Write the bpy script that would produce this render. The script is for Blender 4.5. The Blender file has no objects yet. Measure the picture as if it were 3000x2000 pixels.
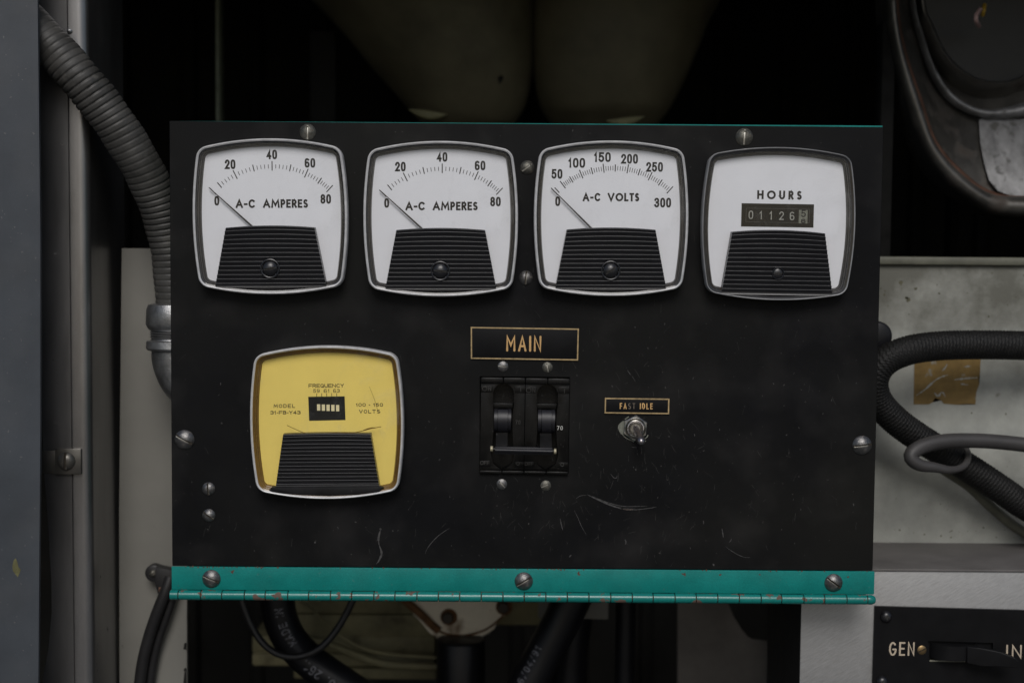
import bpy, bmesh, math, random
from mathutils import Vector, Matrix, Euler
random.seed(7)
R = math.radians
SC = bpy.context.scene
COL = SC.collection

# ------------------------------------------------------------------ camera
CAM_P = Vector((-0.0142567, -0.9428779, 0.0629630))
CAM_E = Euler((1.5088278, -0.0083423, -0.0054541), 'XYZ')
FPX = 50 / 36 * 3000                      # focal length in pixels of the 3000 px wide photograph
cd = bpy.data.cameras.new('camera')
cam = bpy.data.objects.new('camera', cd); COL.objects.link(cam)
cam.location = CAM_P; cam.rotation_euler = CAM_E
cd.lens = 50; cd.sensor_width = 36; cd.clip_start = 0.01; cd.clip_end = 50
cd.dof.use_dof = True; cd.dof.focus_distance = 0.937; cd.dof.aperture_fstop = 5.0
SC.camera = cam
# ------------------------------------------------------------------ daylight (overcast, from behind and above the camera)
SUN_EL, SUN_AZ = 42.0, 0.0                # azimuth 0 = straight behind the camera
world = bpy.data.worlds.new('World'); SC.world = world; world.use_nodes = True
wn = world.node_tree.nodes; wl = world.node_tree.links
sky = wn.new('ShaderNodeTexSky'); sky.sky_type = 'NISHITA'; sky.sun_disc = False
sky.sun_elevation = R(SUN_EL); sky.sun_rotation = R(180 + SUN_AZ)
sky.air_density = 1.0; sky.dust_density = 2.0; sky.ozone_density = 1.2
wl.new(sky.outputs[0], wn['Background'].inputs['Color'])
wn['Background'].inputs['Strength'].default_value = 0.045
sl = bpy.data.lights.new('sun', 'SUN'); sl.energy = 1.1; sl.angle = R(28); sl.color = (1.0, 0.98, 0.96)
so = bpy.data.objects.new('sun', sl); COL.objects.link(so)
so.rotation_euler = (R(90 - SUN_EL), 0, R(SUN_AZ)); so.location = (0, -3, 3)
SC.view_settings.view_transform = 'Standard'; SC.view_settings.look = 'None'
SC.view_settings.exposure = 0.6; SC.view_settings.gamma = 1.0; SC.view_settings.use_curve_mapping = False

# ------------------------------------------------------------------ geometry helpers
RM = CAM_E.to_matrix()
def at(px, py, y=0.0):
    """point at depth y (metres behind the face of the panel) on the sight line through a photo pixel"""
    d = RM @ Vector(((px - 1500) / FPX, (1000 - py) / FPX, -1))
    return CAM_P + d * ((y - CAM_P.y) / d.y)
def ppm(y=0.0, px=1500, py=1000):
    return (at(px + 1, py, y) - at(px, py, y)).length      # metres per photo pixel

class MB:
    def __init__(s): s.v = []; s.f = []
    def add(s, vs, fs):
        o = len(s.v); s.v += [tuple(v) for v in vs]; s.f += [tuple(i + o for i in f) for f in fs]; return s
    def box(s, x0, x1, y0, y1, z0, z1, bev=0.0, seg=2):
        bm = bmesh.new()
        bmesh.ops.create_cube(bm, size=1)
        for v in bm.verts:
            v.co = Vector(((x0 + x1) / 2 + v.co.x * (x1 - x0), (y0 + y1) / 2 + v.co.y * (y1 - y0), (z0 + z1) / 2 + v.co.z * (z1 - z0)))
        if bev > 0: bmesh.ops.bevel(bm, geom=bm.edges[:], offset=bev, segments=seg, affect='EDGES', profile=0.5)
        return s.frombm(bm)
    def frombm(s, bm, mat=None):
        if mat is not None: bmesh.ops.transform(bm, matrix=mat, verts=bm.verts)
        bm.verts.index_update()
        s.add([v.co.copy() for v in bm.verts], [[v.index for v in f.verts] for f in bm.faces]); bm.free(); return s
    def loft(s, rings, cap0=False, cap1=False, closed=True):
        n = len(rings[0]); o = len(s.v)
        for r in rings: s.v += [tuple(p) for p in r]
        for i in range(len(rings) - 1):
            for j in range(n if closed else n - 1):
                k = (j + 1) % n
                s.f.append((o + i * n + j, o + i * n + k, o + (i + 1) * n + k, o + (i + 1) * n + j))
        if cap0: s.f.append(tuple(o + j for j in range(n))[::-1])
        if cap1: s.f.append(tuple(o + (len(rings) - 1) * n + j for j in range(n)))
        return s
    def cyl(s, a, b, r0, r1=None, n=24, cap=True, bev=0.0):
        r1 = r0 if r1 is None else r1
        a = Vector(a); b = Vector(b); t = (b - a).normalized()
        u = t.orthogonal().normalized(); w = t.cross(u)
        def ring(c, r): return [c + (u * math.cos(2 * math.pi * k / n) + w * math.sin(2 * math.pi * k / n)) * r for k in range(n)]
        if bev > 0: rings = [ring(a, r0 - bev), ring(a + t * bev * .35, r0 - bev * .35), ring(a + t * bev, r0), ring(b - t * bev, r1), ring(b - t * bev * .35, r1 - bev * .35), ring(b, r1 - bev)]
        else: rings = [ring(a, r0), ring(b, r1)]
        return s.loft(rings, cap, cap)
    def lathe(s, prof, c, axis='y', n=40):
        rings = []
        for r, h in prof:
            ring = []
            for k in range(n):
                a = 2 * math.pi * k / n; x, q = r * math.cos(a), r * math.sin(a)
                ring.append({'y': (c[0] + x, c[1] + h, c[2] + q), 'z': (c[0] + x, c[1] + q, c[2] + h), 'x': (c[0] + h, c[1] + x, c[2] + q)}[axis])
            rings.append(ring)
        return s.loft(rings, True, True)
    def poly(s, pts, y0, y1, bev=0.0):
        """prism: outline in x,z extruded from y0 (front) to y1 (back)"""
        n = len(pts); a = sum(pts[i][0] * pts[(i + 1) % n][1] - pts[(i + 1) % n][0] * pts[i][1] for i in range(n))
        if a < 0: pts = pts[::-1]
        bm = bmesh.new()
        fv = [bm.verts.new((p[0], y0, p[1])) for p in pts]; bv = [bm.verts.new((p[0], y1, p[1])) for p in pts]
        ff = bm.faces.new(fv); bm.faces.new(bv[::-1])
        for i in range(n):
            k = (i + 1) % n; bm.faces.new((fv[i], bv[i], bv[k], fv[k]))
        if bev > 0:
            bmesh.ops.bevel(bm, geom=[e for e in ff.edges], offset=bev, segments=2, affect='EDGES', profile=0.5)
        bmesh.ops.triangulate(bm, faces=[f for f in bm.faces if len(f.verts) > 4])
        return s.frombm(bm)
    def ribbon(s, pts, t, y, closed=False, rnd=False, sq=False):
        """flat stroke of thickness t along 2-D points (x,z) at depth y"""
        p = [Vector(q) for q in pts]; n = len(p); L = []; Rr = []
        if sq and not closed:
            a, b = (p[0] - p[1]).normalized() * t / 2, (p[-1] - p[-2]).normalized() * t / 2; p[0] = p[0] + a; p[-1] = p[-1] + b
        for i in range(n):
            if closed: a, b = p[(i - 1) % n], p[(i + 1) % n]; d0 = (p[i] - a); d1 = (b - p[i])
            else:
                d0 = p[i] - p[i - 1] if i > 0 else p[1] - p[0]
                d1 = p[i + 1] - p[i] if i < n - 1 else p[i] - p[i - 1]
            d0 = d0.normalized(); d1 = d1.normalized()
            n0 = Vector((-d0.y, d0.x)); n1 = Vector((-d1.y, d1.x)); m = n0 + n1
            if m.length < 1e-6: m = n0
            m.normalize(); k = min(1 / max(m.dot(n0), 0.35), 2.2)
            L.append(p[i] + m * (t / 2 * k)); Rr.append(p[i] - m * (t / 2 * k))
        o = len(s.v)
        for i in range(n): s.v += [(L[i].x, y, L[i].y), (Rr[i].x, y, Rr[i].y)]
        for i in range(n if closed else n - 1):
            k = (i + 1) % n; s.f.append((o + 2 * i, o + 2 * k, o + 2 * k + 1, o + 2 * i + 1))
        if rnd and not closed:
            for e, q in ((0, 1), (n - 1, n - 2)):
                d = (p[e] - p[q]).normalized(); a0 = math.atan2(d.y, d.x); ctr = p[e]
                arc = [(ctr.x + t / 2 * math.cos(a0 + R(w)), y, ctr.y + t / 2 * math.sin(a0 + R(w))) for w in range(-90, 91, 30)]
                s.add(arc, [tuple(range(len(arc)))])
        return s
    def build(s, name, mat, parent=None, smooth=40, loc=None, bevel=0.0):
        me = bpy.data.meshes.new(name); me.from_pydata(s.v, [], s.f); me.update()
        if smooth:
            me.shade_smooth(); me.set_sharp_from_angle(angle=R(smooth))
        me.materials.append(mat)
        o = bpy.data.objects.new(name, me); COL.objects.link(o)
        if parent is not None: o.parent = parent
        if loc is not None: o.location = loc
        if bevel > 0:
            b = o.modifiers.new('bevel', 'BEVEL'); b.width = bevel; b.segments = 2; b.limit_method = 'ANGLE'
        return o

def tag(o, label=None, cat=None, group=None, kind=None):
    if label: o['label'] = label
    if cat: o['category'] = cat
    if group: o['group'] = group
    if kind: o['kind'] = kind
    return o
def empty(name, loc, label, cat, group=None, roty=0.0):
    o = bpy.data.objects.new(name, None); COL.objects.link(o); o.location = loc; o.rotation_euler = (0, roty, 0)
    o.empty_display_size = 0.01
    return tag(o, label, cat, group)

def spline(pts, step):
    """Catmull-Rom through 3-D points, resampled at about `step` metres"""
    P = [Vector(p) for p in pts]; P = [P[0] * 2 - P[1]] + P + [P[-1] * 2 - P[-2]]
    fine = []
    for i in range(1, len(P) - 2):
        for k in range(40):
            t = k / 40; a, b, c, d = P[i - 1], P[i], P[i + 1], P[i + 2]
            fine.append(0.5 * ((2 * b) + (c - a) * t + (2 * a - 5 * b + 4 * c - d) * t * t + (3 * b - a - 3 * c + d) * t ** 3))
    fine.append(P[-2])
    out = [fine[0]]; acc = 0
    for i in range(1, len(fine)):
        a, b = fine[i - 1], fine[i]; l = (b - a).length
        while l > 0 and acc + l >= step:
            a = a + (b - a) * ((step - acc) / l); out.append(a.copy()); l = (b - a).length; acc = 0
        acc += l
    return out
def frames(path):
    T = [(path[min(i + 1, len(path) - 1)] - path[max(i - 1, 0)]).normalized() for i in range(len(path))]
    u = T[0].cross(Vector((0, 1, 0)))
    if u.length < 1e-4: u = T[0].orthogonal()
    u.normalize(); F = []
    for t in T:
        u = (u - t * u.dot(t)).normalized(); F.append((t, u, t.cross(u)))
    return F
def tube(mb, pts, rad, step=0.003, n=20, fn=None, cap=True):
    path = spline(pts, step); F = frames(path); rings = []
    for i, (c, (t, u, w)) in enumerate(zip(path, F)):
        ring = []
        for k in range(n):
            a = 2 * math.pi * k / n
            r = rad if not callable(rad) else rad(i / (len(path) - 1))
            if fn: r += fn(i * step, a)
            ring.append(c + (u * math.cos(a) + w * math.sin(a)) * r)
        rings.append(ring)
    return mb.loft(rings, cap, cap)

# ------------------------------------------------------------------ lettering: stroke font drawn by hand
def arc(cx, cy, rx, ry, a0, a1, n=14):
    return [(cx + rx * math.cos(R(a0 + (a1 - a0) * i / n)), cy + ry * math.sin(R(a0 + (a1 - a0) * i / n))) for i in range(n + 1)]
def sup(cx, cy, rx, ry, e=2.0, n=28):
    o = []
    for i in range(n):
        a = 2 * math.pi * i / n; c, s_ = math.cos(a), math.sin(a)
        o.append((cx + rx * math.copysign(abs(c) ** (2 / e), c), cy + ry * math.copysign(abs(s_) ** (2 / e), s_)))
    return o
SIX = [(sup(.5, .28, .5, .28, 2.3), 1), (arc(.5, .74, .5, .26, 42, 180, 10) + [(0, .28)], 0)]
GL = {
 '0': [(sup(.5, .5, .5, .5, 2.7), 1)], 'O': [(sup(.5, .5, .5, .5, 2.0), 1)],
 '1': [([(.05, .76), (.62, 1), (.62, 0)], 0)],
 '2': [(arc(.5, .72, .5, .28, 175, -20, 12) + [(.03, .0), (1, 0)], 0)],
 '3': [(arc(.48, .75, .47, .25, 160, -90, 12), 0), (arc(.48, .27, .52, .27, 90, -160, 12), 0)],
 '4': [([(.74, 0), (.74, 1), (0, .28), (1, .28)], 0)],
 '5': [([(.92, 1), (.12, 1), (.06, .55)] + arc(.47, .32, .53, .32, 125, -155, 14), 0)],
 '6': SIX, '9': [([(1 - x, 1 - y) for x, y in p], c) for p, c in SIX],
 '7': [([(0, 1), (1, 1), (.35, 0)], 0)],
 '8': [(sup(.5, .76, .44, .24, 2.2), 1), (sup(.5, .26, .5, .26, 2.2), 1)],
 'A': [([(0, 0), (.5, 1), (1, 0)], 0), ([(.18, .32), (.82, .32)], 0)],
 'B': [([(0, 0), (0, 1), (.55, 1)] + arc(.55, .765, .38, .235, 90, -90, 8) + [(0, .53)], 0), ([(0, .53), (.6, .53)] + arc(.6, .265, .4, .265, 90, -90, 8) + [(0, 0)], 0)],
 'C': [(arc(.55, .5, .55, .5, 48, 312, 20), 0)],
 'D': [([(0, 0), (0, 1), (.4, 1)] + arc(.4, .5, .6, .5, 90, -90, 14) + [(0, 0)], 0)],
 'E': [([(1, 1), (0, 1), (0, 0), (1, 0)], 0), ([(0, .52), (.86, .52)], 0)],
 'F': [([(1, 1), (0, 1), (0, 0)], 0), ([(0, .5), (.84, .5)], 0)],
 'G': [(arc(.5, .5, .5, .5, 45, 350, 20) + [(.98, .45), (.55, .45)], 0)],
 'H': [([(0, 0), (0, 1)], 0), ([(1, 0), (1, 1)], 0), ([(0, .52), (1, .52)], 0)],
 'I': [([(.5, 0), (.5, 1)], 0)],
 'L': [([(0, 1), (0, 0), (1, 0)], 0)],
 'M': [([(0, 0), (.1, 1), (.5, .25), (.9, 1), (1, 0)], 0)],
 'N': [([(0, 0), (0, 1), (1, 0), (1, 1)], 0)],
 'P': [([(0, 0), (0, 1), (.5, 1)] + arc(.5, .72, .5, .28, 90, -90, 10) + [(0, .44)], 0)],
 'Q': [(sup(.5, .5, .5, .5, 2.0), 1), ([(.6, .3), (1, -.06)], 0)],
 'R': [([(0, 0), (0, 1), (.5, 1)] + arc(.5, .74, .46, .26, 90, -90, 10) + [(0, .48)], 0), ([(.45, .48), (1, 0)], 0)],
 'S': [(arc(.5, .745, .44, .255, 52, 270, 12) + arc(.5, .245, .5, .245, 90, -132, 12), 0)],
 'T': [([(0, 1), (1, 1)], 0), ([(.5, 1), (.5, 0)], 0)],
 'U': [([(0, 1), (0, .38)] + arc(.5, .38, .5, .38, 180, 360, 12) + [(1, 1)], 0)],
 'V': [([(0, 1), (.5, 0), (1, 1)], 0)],
 'Y': [([(0, 1), (.5, .48), (1, 1)], 0), ([(.5, .48), (.5, 0)], 0)],
 '-': [([(0, .42), (1, .42)], 0)], '/': [([(0, -.05), (1, 1.05)], 0)], '.': [([(.5, 0), (.5, .06)], 0)],
}
STY = {
 'cond': dict(d=.55, **{'1': .36, '-': .35}),
 'deco': dict(d=.6, A=.86, C=.78, M=1.0, P=.56, E=.54, R=.6, S=.56, V=.9, O=1.02, L=.56, T=.6, H=.75, U=.7, **{'-': .44, ' ': .7}),
 'wide': dict(d=.95, I=.12, M=1.15, N=1.0, E=.9, L=.8, **{'1': .5, '-': .45, ' ': .45}),
 'engr': dict(d=.6, M=.68, A=.62, I=.14, N=.56, F=.5, E=.5, L=.5, G=.62, V=.6, **{'.': .15}),
}
GL['m'] = [([(0, 0), (0, 1), (.5, .38), (1, 1), (1, 0)], 0)]
STY['engr']['m'] = STY['engr']['M']
def strokes(txt, x0, x1, z0, h, t, sty, gap):
    W = STY[sty]; ws = [W.get(c, .38 if c == ' ' else W['d']) for c in txt]
    tot = sum(ws) + gap * (len(txt) - 1); k = (x1 - x0) / tot; x = x0; out = []
    for c, w in zip(txt, ws):
        w *= k; c = 'm' if (c == 'M' and sty == 'engr') else c
        for p, cl in GL.get(c, []):
            iw = max(w - t, 0)
            out.append(([(x + (w - iw) / 2 + a * iw, z0 + t / 2 + b * (h - t)) for a, b in p], cl))
        x += w + gap * k
    return out
_zc = [0]
def text(mb, txt, x0, x1, z0, h, t, y, sty='cond', gap=.1, rnd=False, sc=1.0):
    for p, cl in strokes(txt, x0, x1, z0, h, t, sty, gap):
        _zc[0] = (_zc[0] + 1) % 12
        mb.ribbon([(a * sc, b * sc) for a, b in p], t * sc, y - 4e-6 * _zc[0], bool(cl), rnd, not rnd)
def tube_text(mb, txt, path, F, r, s0, step, h, length, t, side=1, off=0.0, sty='engr', gap=.14):
    """lettering wrapped on a hose; runs along the path from arc length s0, `side` picks the letter-up direction"""
    for p, cl in strokes(txt, 0, length, -h / 2, h, t, sty, gap):
        q = MB(); q.ribbon(p, t, 0, bool(cl), False, True)
        vs = []
        for x, _, z in q.v:
            s = (s0 + x * (1 if side > 0 else -1)) / step; i = max(0, min(int(s), len(path) - 2)); fr = s - i
            c = path[i].lerp(path[i + 1], fr); T = F[i][0]
            V = (CAM_P - c); V = (V - T * V.dot(T)).normalized(); B = T.cross(V) * side
            a = z / r + off
            vs.append(c + (V * math.cos(a) - B * math.sin(a)) * (r + 0.00025))
        mb.add(vs, q.f)

# ------------------------------------------------------------------ procedural materials
def mat(name, col, rough=.5, metal=0.0, spec=.5, var=.25, vscale=60, bump=0.0, bscale=900, rust=None, rvar=.12, stretch=None, grain=0.0, dust=0.0, rot=0, grime_shade=None, sheen_fade=None):
    m = bpy.data.materials.new(name); m.use_nodes = True; nt = m.node_tree; N = nt.nodes; L = nt.links
    b = N['Principled BSDF']; b.inputs['Metallic'].default_value = metal; b.inputs['Specular IOR Level'].default_value = spec
    tc = N.new('ShaderNodeTexCoord'); mp = N.new('ShaderNodeMapping'); src = tc.outputs['Object']
    if rot:
        m0 = N.new('ShaderNodeMapping'); m0.inputs['Rotation'].default_value = (0, R(rot), 0); L.new(src, m0.inputs['Vector']); src = m0.outputs[0]
    L.new(src, mp.inputs['Vector'])
    if stretch: mp.inputs['Scale'].default_value = stretch
    nz = N.new('ShaderNodeTexNoise'); nz.inputs['Scale'].default_value = vscale; nz.inputs['Detail'].default_value = 8; nz.inputs['Roughness'].default_value = .62
    L.new(mp.outputs[0], nz.inputs['Vector'])
    rp = N.new('ShaderNodeValToRGB'); rp.color_ramp.elements[0].position = .3; rp.color_ramp.elements[1].position = .7
    rp.color_ramp.elements[0].color = tuple(c * (1 - var) for c in col) + (1,); rp.color_ramp.elements[1].color = tuple(min(c * (1 + var), 1) for c in col) + (1,)
    L.new(nz.outputs['Fac'], rp.inputs['Fac']); out = rp.outputs['Color']
    mr = N.new('ShaderNodeMapRange'); mr.inputs['To Min'].default_value = max(rough - rvar, .03); mr.inputs['To Max'].default_value = min(rough + rvar, 1)
    L.new(nz.outputs['Fac'], mr.inputs['Value']); rout = mr.outputs[0]
    def noise(scale, lo, hi, detail=6, vec=None):
        n2 = N.new('ShaderNodeTexNoise'); n2.inputs['Scale'].default_value = scale; n2.inputs['Detail'].default_value = detail
        L.new(vec or tc.outputs['Object'], n2.inputs['Vector'])
        r2 = N.new('ShaderNodeMapRange'); r2.inputs['From Min'].default_value = lo; r2.inputs['From Max'].default_value = hi; r2.clamp = True
        L.new(n2.outputs['Fac'], r2.inputs['Value']); return r2.outputs[0]
    def mix(fac, a, c):
        x = N.new('ShaderNodeMix'); x.data_type = 'RGBA'; L.new(fac, x.inputs[0]); L.new(a, x.inputs[6]); x.inputs[7].default_value = tuple(c) + (1,); return x.outputs[2]
    if grain:
        g = noise(2600, .35, .65, 3); x = N.new('ShaderNodeMix'); x.data_type = 'RGBA'; x.blend_type = 'MULTIPLY'; x.inputs[0].default_value = 1
        gr = N.new('ShaderNodeMapRange'); gr.inputs['To Min'].default_value = 1 - grain; gr.inputs['To Max'].default_value = 1 + grain; L.new(g, gr.inputs['Value'])
        L.new(out, x.inputs[6]); L.new(gr.outputs[0], x.inputs[7]); out = x.outputs[2]
    if sheen_fade:
        out = mix(noise(sheen_fade[0], .38, .68, 5), out, sheen_fade[1])  # faded olive patches; their lighter colour also paints in sheen
    if grime_shade:
        # dried dirt in patches; the darker top also paints in shade
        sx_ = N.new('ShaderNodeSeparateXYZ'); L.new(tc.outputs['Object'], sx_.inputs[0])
        zr = N.new('ShaderNodeMapRange'); zr.inputs['From Min'].default_value = grime_shade[0]; zr.inputs['From Max'].default_value = grime_shade[1]; zr.inputs['To Min'].default_value = -.25; zr.inputs['To Max'].default_value = .30; L.new(sx_.outputs[2], zr.inputs['Value'])
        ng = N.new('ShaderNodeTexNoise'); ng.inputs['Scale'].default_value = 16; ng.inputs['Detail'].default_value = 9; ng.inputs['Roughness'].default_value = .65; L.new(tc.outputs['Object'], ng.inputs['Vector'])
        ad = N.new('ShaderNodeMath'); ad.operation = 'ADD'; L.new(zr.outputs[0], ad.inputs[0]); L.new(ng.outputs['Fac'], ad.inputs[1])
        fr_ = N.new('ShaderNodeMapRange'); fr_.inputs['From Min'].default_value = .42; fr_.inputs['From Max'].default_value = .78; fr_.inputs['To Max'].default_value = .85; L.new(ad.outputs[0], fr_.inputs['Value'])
        out = mix(fr_.outputs[0], out, grime_shade[2])
    if dust:
        f = noise(22, .5, .78, 7); mm = N.new('ShaderNodeMath'); mm.operation = 'MULTIPLY'; mm.inputs[1].default_value = dust; L.new(f, mm.inputs[0])
        out = mix(mm.outputs[0], out, (.16, .15, .14))
        f2 = noise(420, .70, .76, 2); mm = N.new('ShaderNodeMath'); mm.operation = 'MULTIPLY'; mm.inputs[1].default_value = min(dust * 3.2, .6); L.new(f2, mm.inputs[0])
        out = mix(mm.outputs[0], out, (.2, .19, .18))
    if rust:
        lo, hi, sc_, rc = rust; f = noise(sc_, lo, hi, 5); out = mix(f, out, rc)
        x = N.new('ShaderNodeMix'); x.data_type = 'FLOAT'; L.new(f, x.inputs[0]); L.new(rout, x.inputs[2]); x.inputs[3].default_value = .9; rout = x.outputs[0]
        if metal:
            x = N.new('ShaderNodeMix'); x.data_type = 'FLOAT'; L.new(f, x.inputs[0]); x.inputs[2].default_value = metal; x.inputs[3].default_value = 0; L.new(x.outputs[0], b.inputs['Metallic'])
    L.new(out, b.inputs['Base Color']); L.new(rout, b.inputs['Roughness'])
    if bump:
        n3 = N.new('ShaderNodeTexNoise'); n3.inputs['Scale'].default_value = bscale; n3.inputs['Detail'].default_value = 4; L.new(mp.outputs[0], n3.inputs['Vector'])
        bp = N.new('ShaderNodeBump'); bp.inputs['Strength'].default_value = bump; bp.inputs['Distance'].default_value = .0004
        L.new(n3.outputs['Fac'], bp.inputs['Height']); L.new(bp.outputs[0], b.inputs['Normal'])
    return m
def clear(name, tint=(1, 1, 1), rough=.03):
    m = bpy.data.materials.new(name); m.use_nodes = True; nt = m.node_tree; N = nt.nodes; L = nt.links
    N.remove(N['Principled BSDF']); tr = N.new('ShaderNodeBsdfTransparent'); tr.inputs[0].default_value = tuple(tint) + (1,)
    gl = N.new('ShaderNodeBsdfGlossy'); gl.inputs['Roughness'].default_value = rough
    tc = N.new('ShaderNodeTexCoord'); nz = N.new('ShaderNodeTexNoise'); nz.inputs['Scale'].default_value = 25; nz.inputs['Detail'].default_value = 6
    L.new(tc.outputs['Object'], nz.inputs['Vector']); mr = N.new('ShaderNodeMapRange'); mr.inputs['To Min'].default_value = rough; mr.inputs['To Max'].default_value = rough + .22
    mr.inputs['From Min'].default_value = .4; mr.inputs['From Max'].default_value = .8; L.new(nz.outputs['Fac'], mr.inputs['Value']); L.new(mr.outputs[0], gl.inputs['Roughness'])
    lw = N.new('ShaderNodeLayerWeight'); lw.inputs['Blend'].default_value = .5; pw = N.new('ShaderNodeMath'); pw.operation = 'POWER'; pw.inputs[1].default_value = 4.0
    L.new(lw.outputs['Facing'], pw.inputs[0]); fr = N.new('ShaderNodeMapRange'); fr.inputs['To Min'].default_value = .030; fr.inputs['To Max'].default_value = .8; L.new(pw.outputs[0], fr.inputs['Value'])
    mx = N.new('ShaderNodeMixShader')
    L.new(fr.outputs[0], mx.inputs[0]); L.new(tr.outputs[0], mx.inputs[1]); L.new(gl.outputs[0], mx.inputs[2]); df = N.new('ShaderNodeBsdfDiffuse'); df.inputs[0].default_value = (.55, .55, .53, 1)
    n2 = N.new('ShaderNodeTexNoise'); n2.inputs['Scale'].default_value = 34; n2.inputs['Detail'].default_value = 9; n2.inputs['Roughness'].default_value = .7; n2.inputs['Distortion'].default_value = 1.2; L.new(tc.outputs['Object'], n2.inputs['Vector'])
    hz = N.new('ShaderNodeMapRange'); hz.inputs['From Min'].default_value = .52; hz.inputs['From Max'].default_value = .8; hz.inputs['To Min'].default_value = .005; hz.inputs['To Max'].default_value = .15; L.new(n2.outputs['Fac'], hz.inputs['Value'])  # dusty haze, also stands in for clouds reflected in the lens
    m2 = N.new('ShaderNodeMixShader'); L.new(hz.outputs[0], m2.inputs[0]); L.new(mx.outputs[0], m2.inputs[1]); L.new(df.outputs[0], m2.inputs[2])
    L.new(m2.outputs[0], N['Material Output'].inputs['Surface'])
    return m
RUSTC = (.085, .048, .034)
M = {}
M['panel'] = mat('black_paint', (.0040, .0042, .0050), .50, spec=.11, var=.3, vscale=30, bump=.25, bscale=2200, dust=.07, sheen_fade=(7, (.0090, .0090, .0080)))
M['teal'] = mat('teal_paint', (.004, .176, .156), .42, spec=.25, var=.16, vscale=40, bump=.12, bscale=700, rust=(.70, .72, 150, RUSTC), grain=.14, dust=.05)
M['teal_worn'] = mat('worn_teal_paint', (.004, .168, .148), .27, spec=.5, var=.12, vscale=60, bump=.15, bscale=700, rust=(.59, .61, 120, (.115, .075, .058)), grain=.12)
M['chrome'] = mat('satin_bezel_metal', (.72, .71, .70), .40, .35, var=.18, vscale=140, rust=(.70, .78, 260, (.12, .11, .09)))
M['grey_bezel'] = mat('clear_plastic_bezel', (.36, .36, .36), .22, 0, spec=.7, var=.2, vscale=60)
M['rim'] = mat('smoky_lens_edge', (.020, .020, .021), .16, 0, spec=.45, var=.4, vscale=50)
M['amber'] = mat('amber_lens_edge', (.12, .062, .008), .2, 0, spec=.6, var=.35, vscale=40)
M['dial'] = mat('white_dial', (.70, .71, .74), .6, spec=.25, var=.045, vscale=22, grain=.05, rust=(.78, .83, 170, (.25, .23, .2)))
M['yellow'] = mat('yellow_dial', (.80, .62, .15), .6, spec=.2, var=.06, vscale=25, grain=.09, rust=(.76, .83, 140, (.3, .2, .04)))
M['ink'] = mat('black_ink', (.012, .012, .014), .6, spec=.2, var=.1)
M['ribbed'] = mat('black_moulded_plastic', (.0075, .0075, .009), .33, spec=.62, var=.3, vscale=80, bump=.12, bscale=1600)
M['band'] = mat('dull_black_plastic', (.007, .007, .0075), .45, spec=.15, var=.4, vscale=80, dust=.05)
M['glass'] = clear('clear_lens', rough=.04)
M['needle'] = mat('needle_black', (.01, .01, .012), .5, spec=.3)
M['screw'] = mat('zinc_screw', (.17, .166, .162), .38, .9, var=.35, vscale=220, bump=.5, bscale=1500, rust=(.60, .75, 420, (.10, .075, .05)))
M['screw_dull'] = mat('tarnished_screw', (.13, .126, .108), .46, .85, var=.4, vscale=240, bump=.5, bscale=1500, rust=(.55, .7, 400, (.07, .06, .045)))
M['slot'] = mat('worn_slot_metal', (.42, .41, .37), .38, .9, var=.3, vscale=300)
M['gold'] = mat('engraved_tan_fill', (.55, .34, .14), .55, spec=.3, var=.18, vscale=260)
M['gold_dull'] = mat('worn_tan_fill', (.36, .26, .13), .55, spec=.3, var=.35, vscale=300)
M['pale_gold'] = mat('pale_engraved_fill', (.48, .40, .30), .55, spec=.3, var=.12, vscale=260)
M['slot_trim'] = mat('dull_slot_trim', (.15, .145, .11), .6, var=.4, vscale=300)
M['faded'] = mat('faded_fill', (.16, .13, .10), .6, spec=.3, var=.4, vscale=500)
M['plate'] = mat('black_laminate', (.0055, .0055, .006), .48, spec=.14, var=.2, vscale=70, bump=.1, bscale=1500)
M['bakelite'] = mat('black_bakelite', (.0042, .004, .0036), .36, spec=.22, var=.4, vscale=90, bump=.2, bscale=900, dust=.03)
M['handle'] = mat('satin_black_handle', (.011, .011, .014), .42, spec=.38, var=.2, vscale=90)
M['embossed'] = mat('embossed_bakelite', (.045, .044, .042), .4, spec=.4, var=.4, vscale=300)
M['brass'] = mat('brass', (.26, .18, .09), .4, .9, var=.3, vscale=200)
M['knob'] = mat('dull_black_lever', (.006, .006, .0065), .45, spec=.18, var=.3)
M['pin'] = mat('pale_pin', (.40, .36, .25), .5, .4, var=.3, vscale=200)
M['nickel'] = mat('nickel', (.42, .41, .38), .3, 1.0, var=.3, vscale=250, rust=(.62, .72, 500, (.10, .09, .07)))
M['lever'] = mat('worn_lever', (.34, .31, .31), .3, .95, var=.3, vscale=250)
M['chip'] = mat('bare_paint_chip', (.16, .165, .135), .8, spec=.2, var=.35, vscale=400)
M['scratch'] = mat('scratch_mark', (.06, .058, .057), .7, spec=.2, var=.5, vscale=500)
M['scratch_bright'] = mat('bare_scratch', (.15, .12, .10), .7, spec=.2, var=.5, vscale=500)
M['white_text'] = mat('white_print', (.5, .5, .46), .7, spec=.2, var=.25, vscale=300)
M['dim_text'] = mat('dim_white_print', (.22, .22, .24), .8, spec=.1, var=.55, vscale=350)
M['digit'] = mat('counter_digit', (.30, .30, .27), .7, spec=.2, var=.2, vscale=300)
M['drum'] = mat('counter_drum_black', (.008, .008, .006), .5, spec=.2, var=.3)
M['cream'] = mat('cream_reed', (.75, .66, .38), .6, var=.1)
M['sheet'] = mat('grey_blue_paint', (.050, .057, .066), .5, spec=.35, var=.2, vscale=13, bump=.06, bscale=500, rust=(.77, .83, 26, (.13, .14, .08)), grain=.06, dust=.12)
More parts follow.
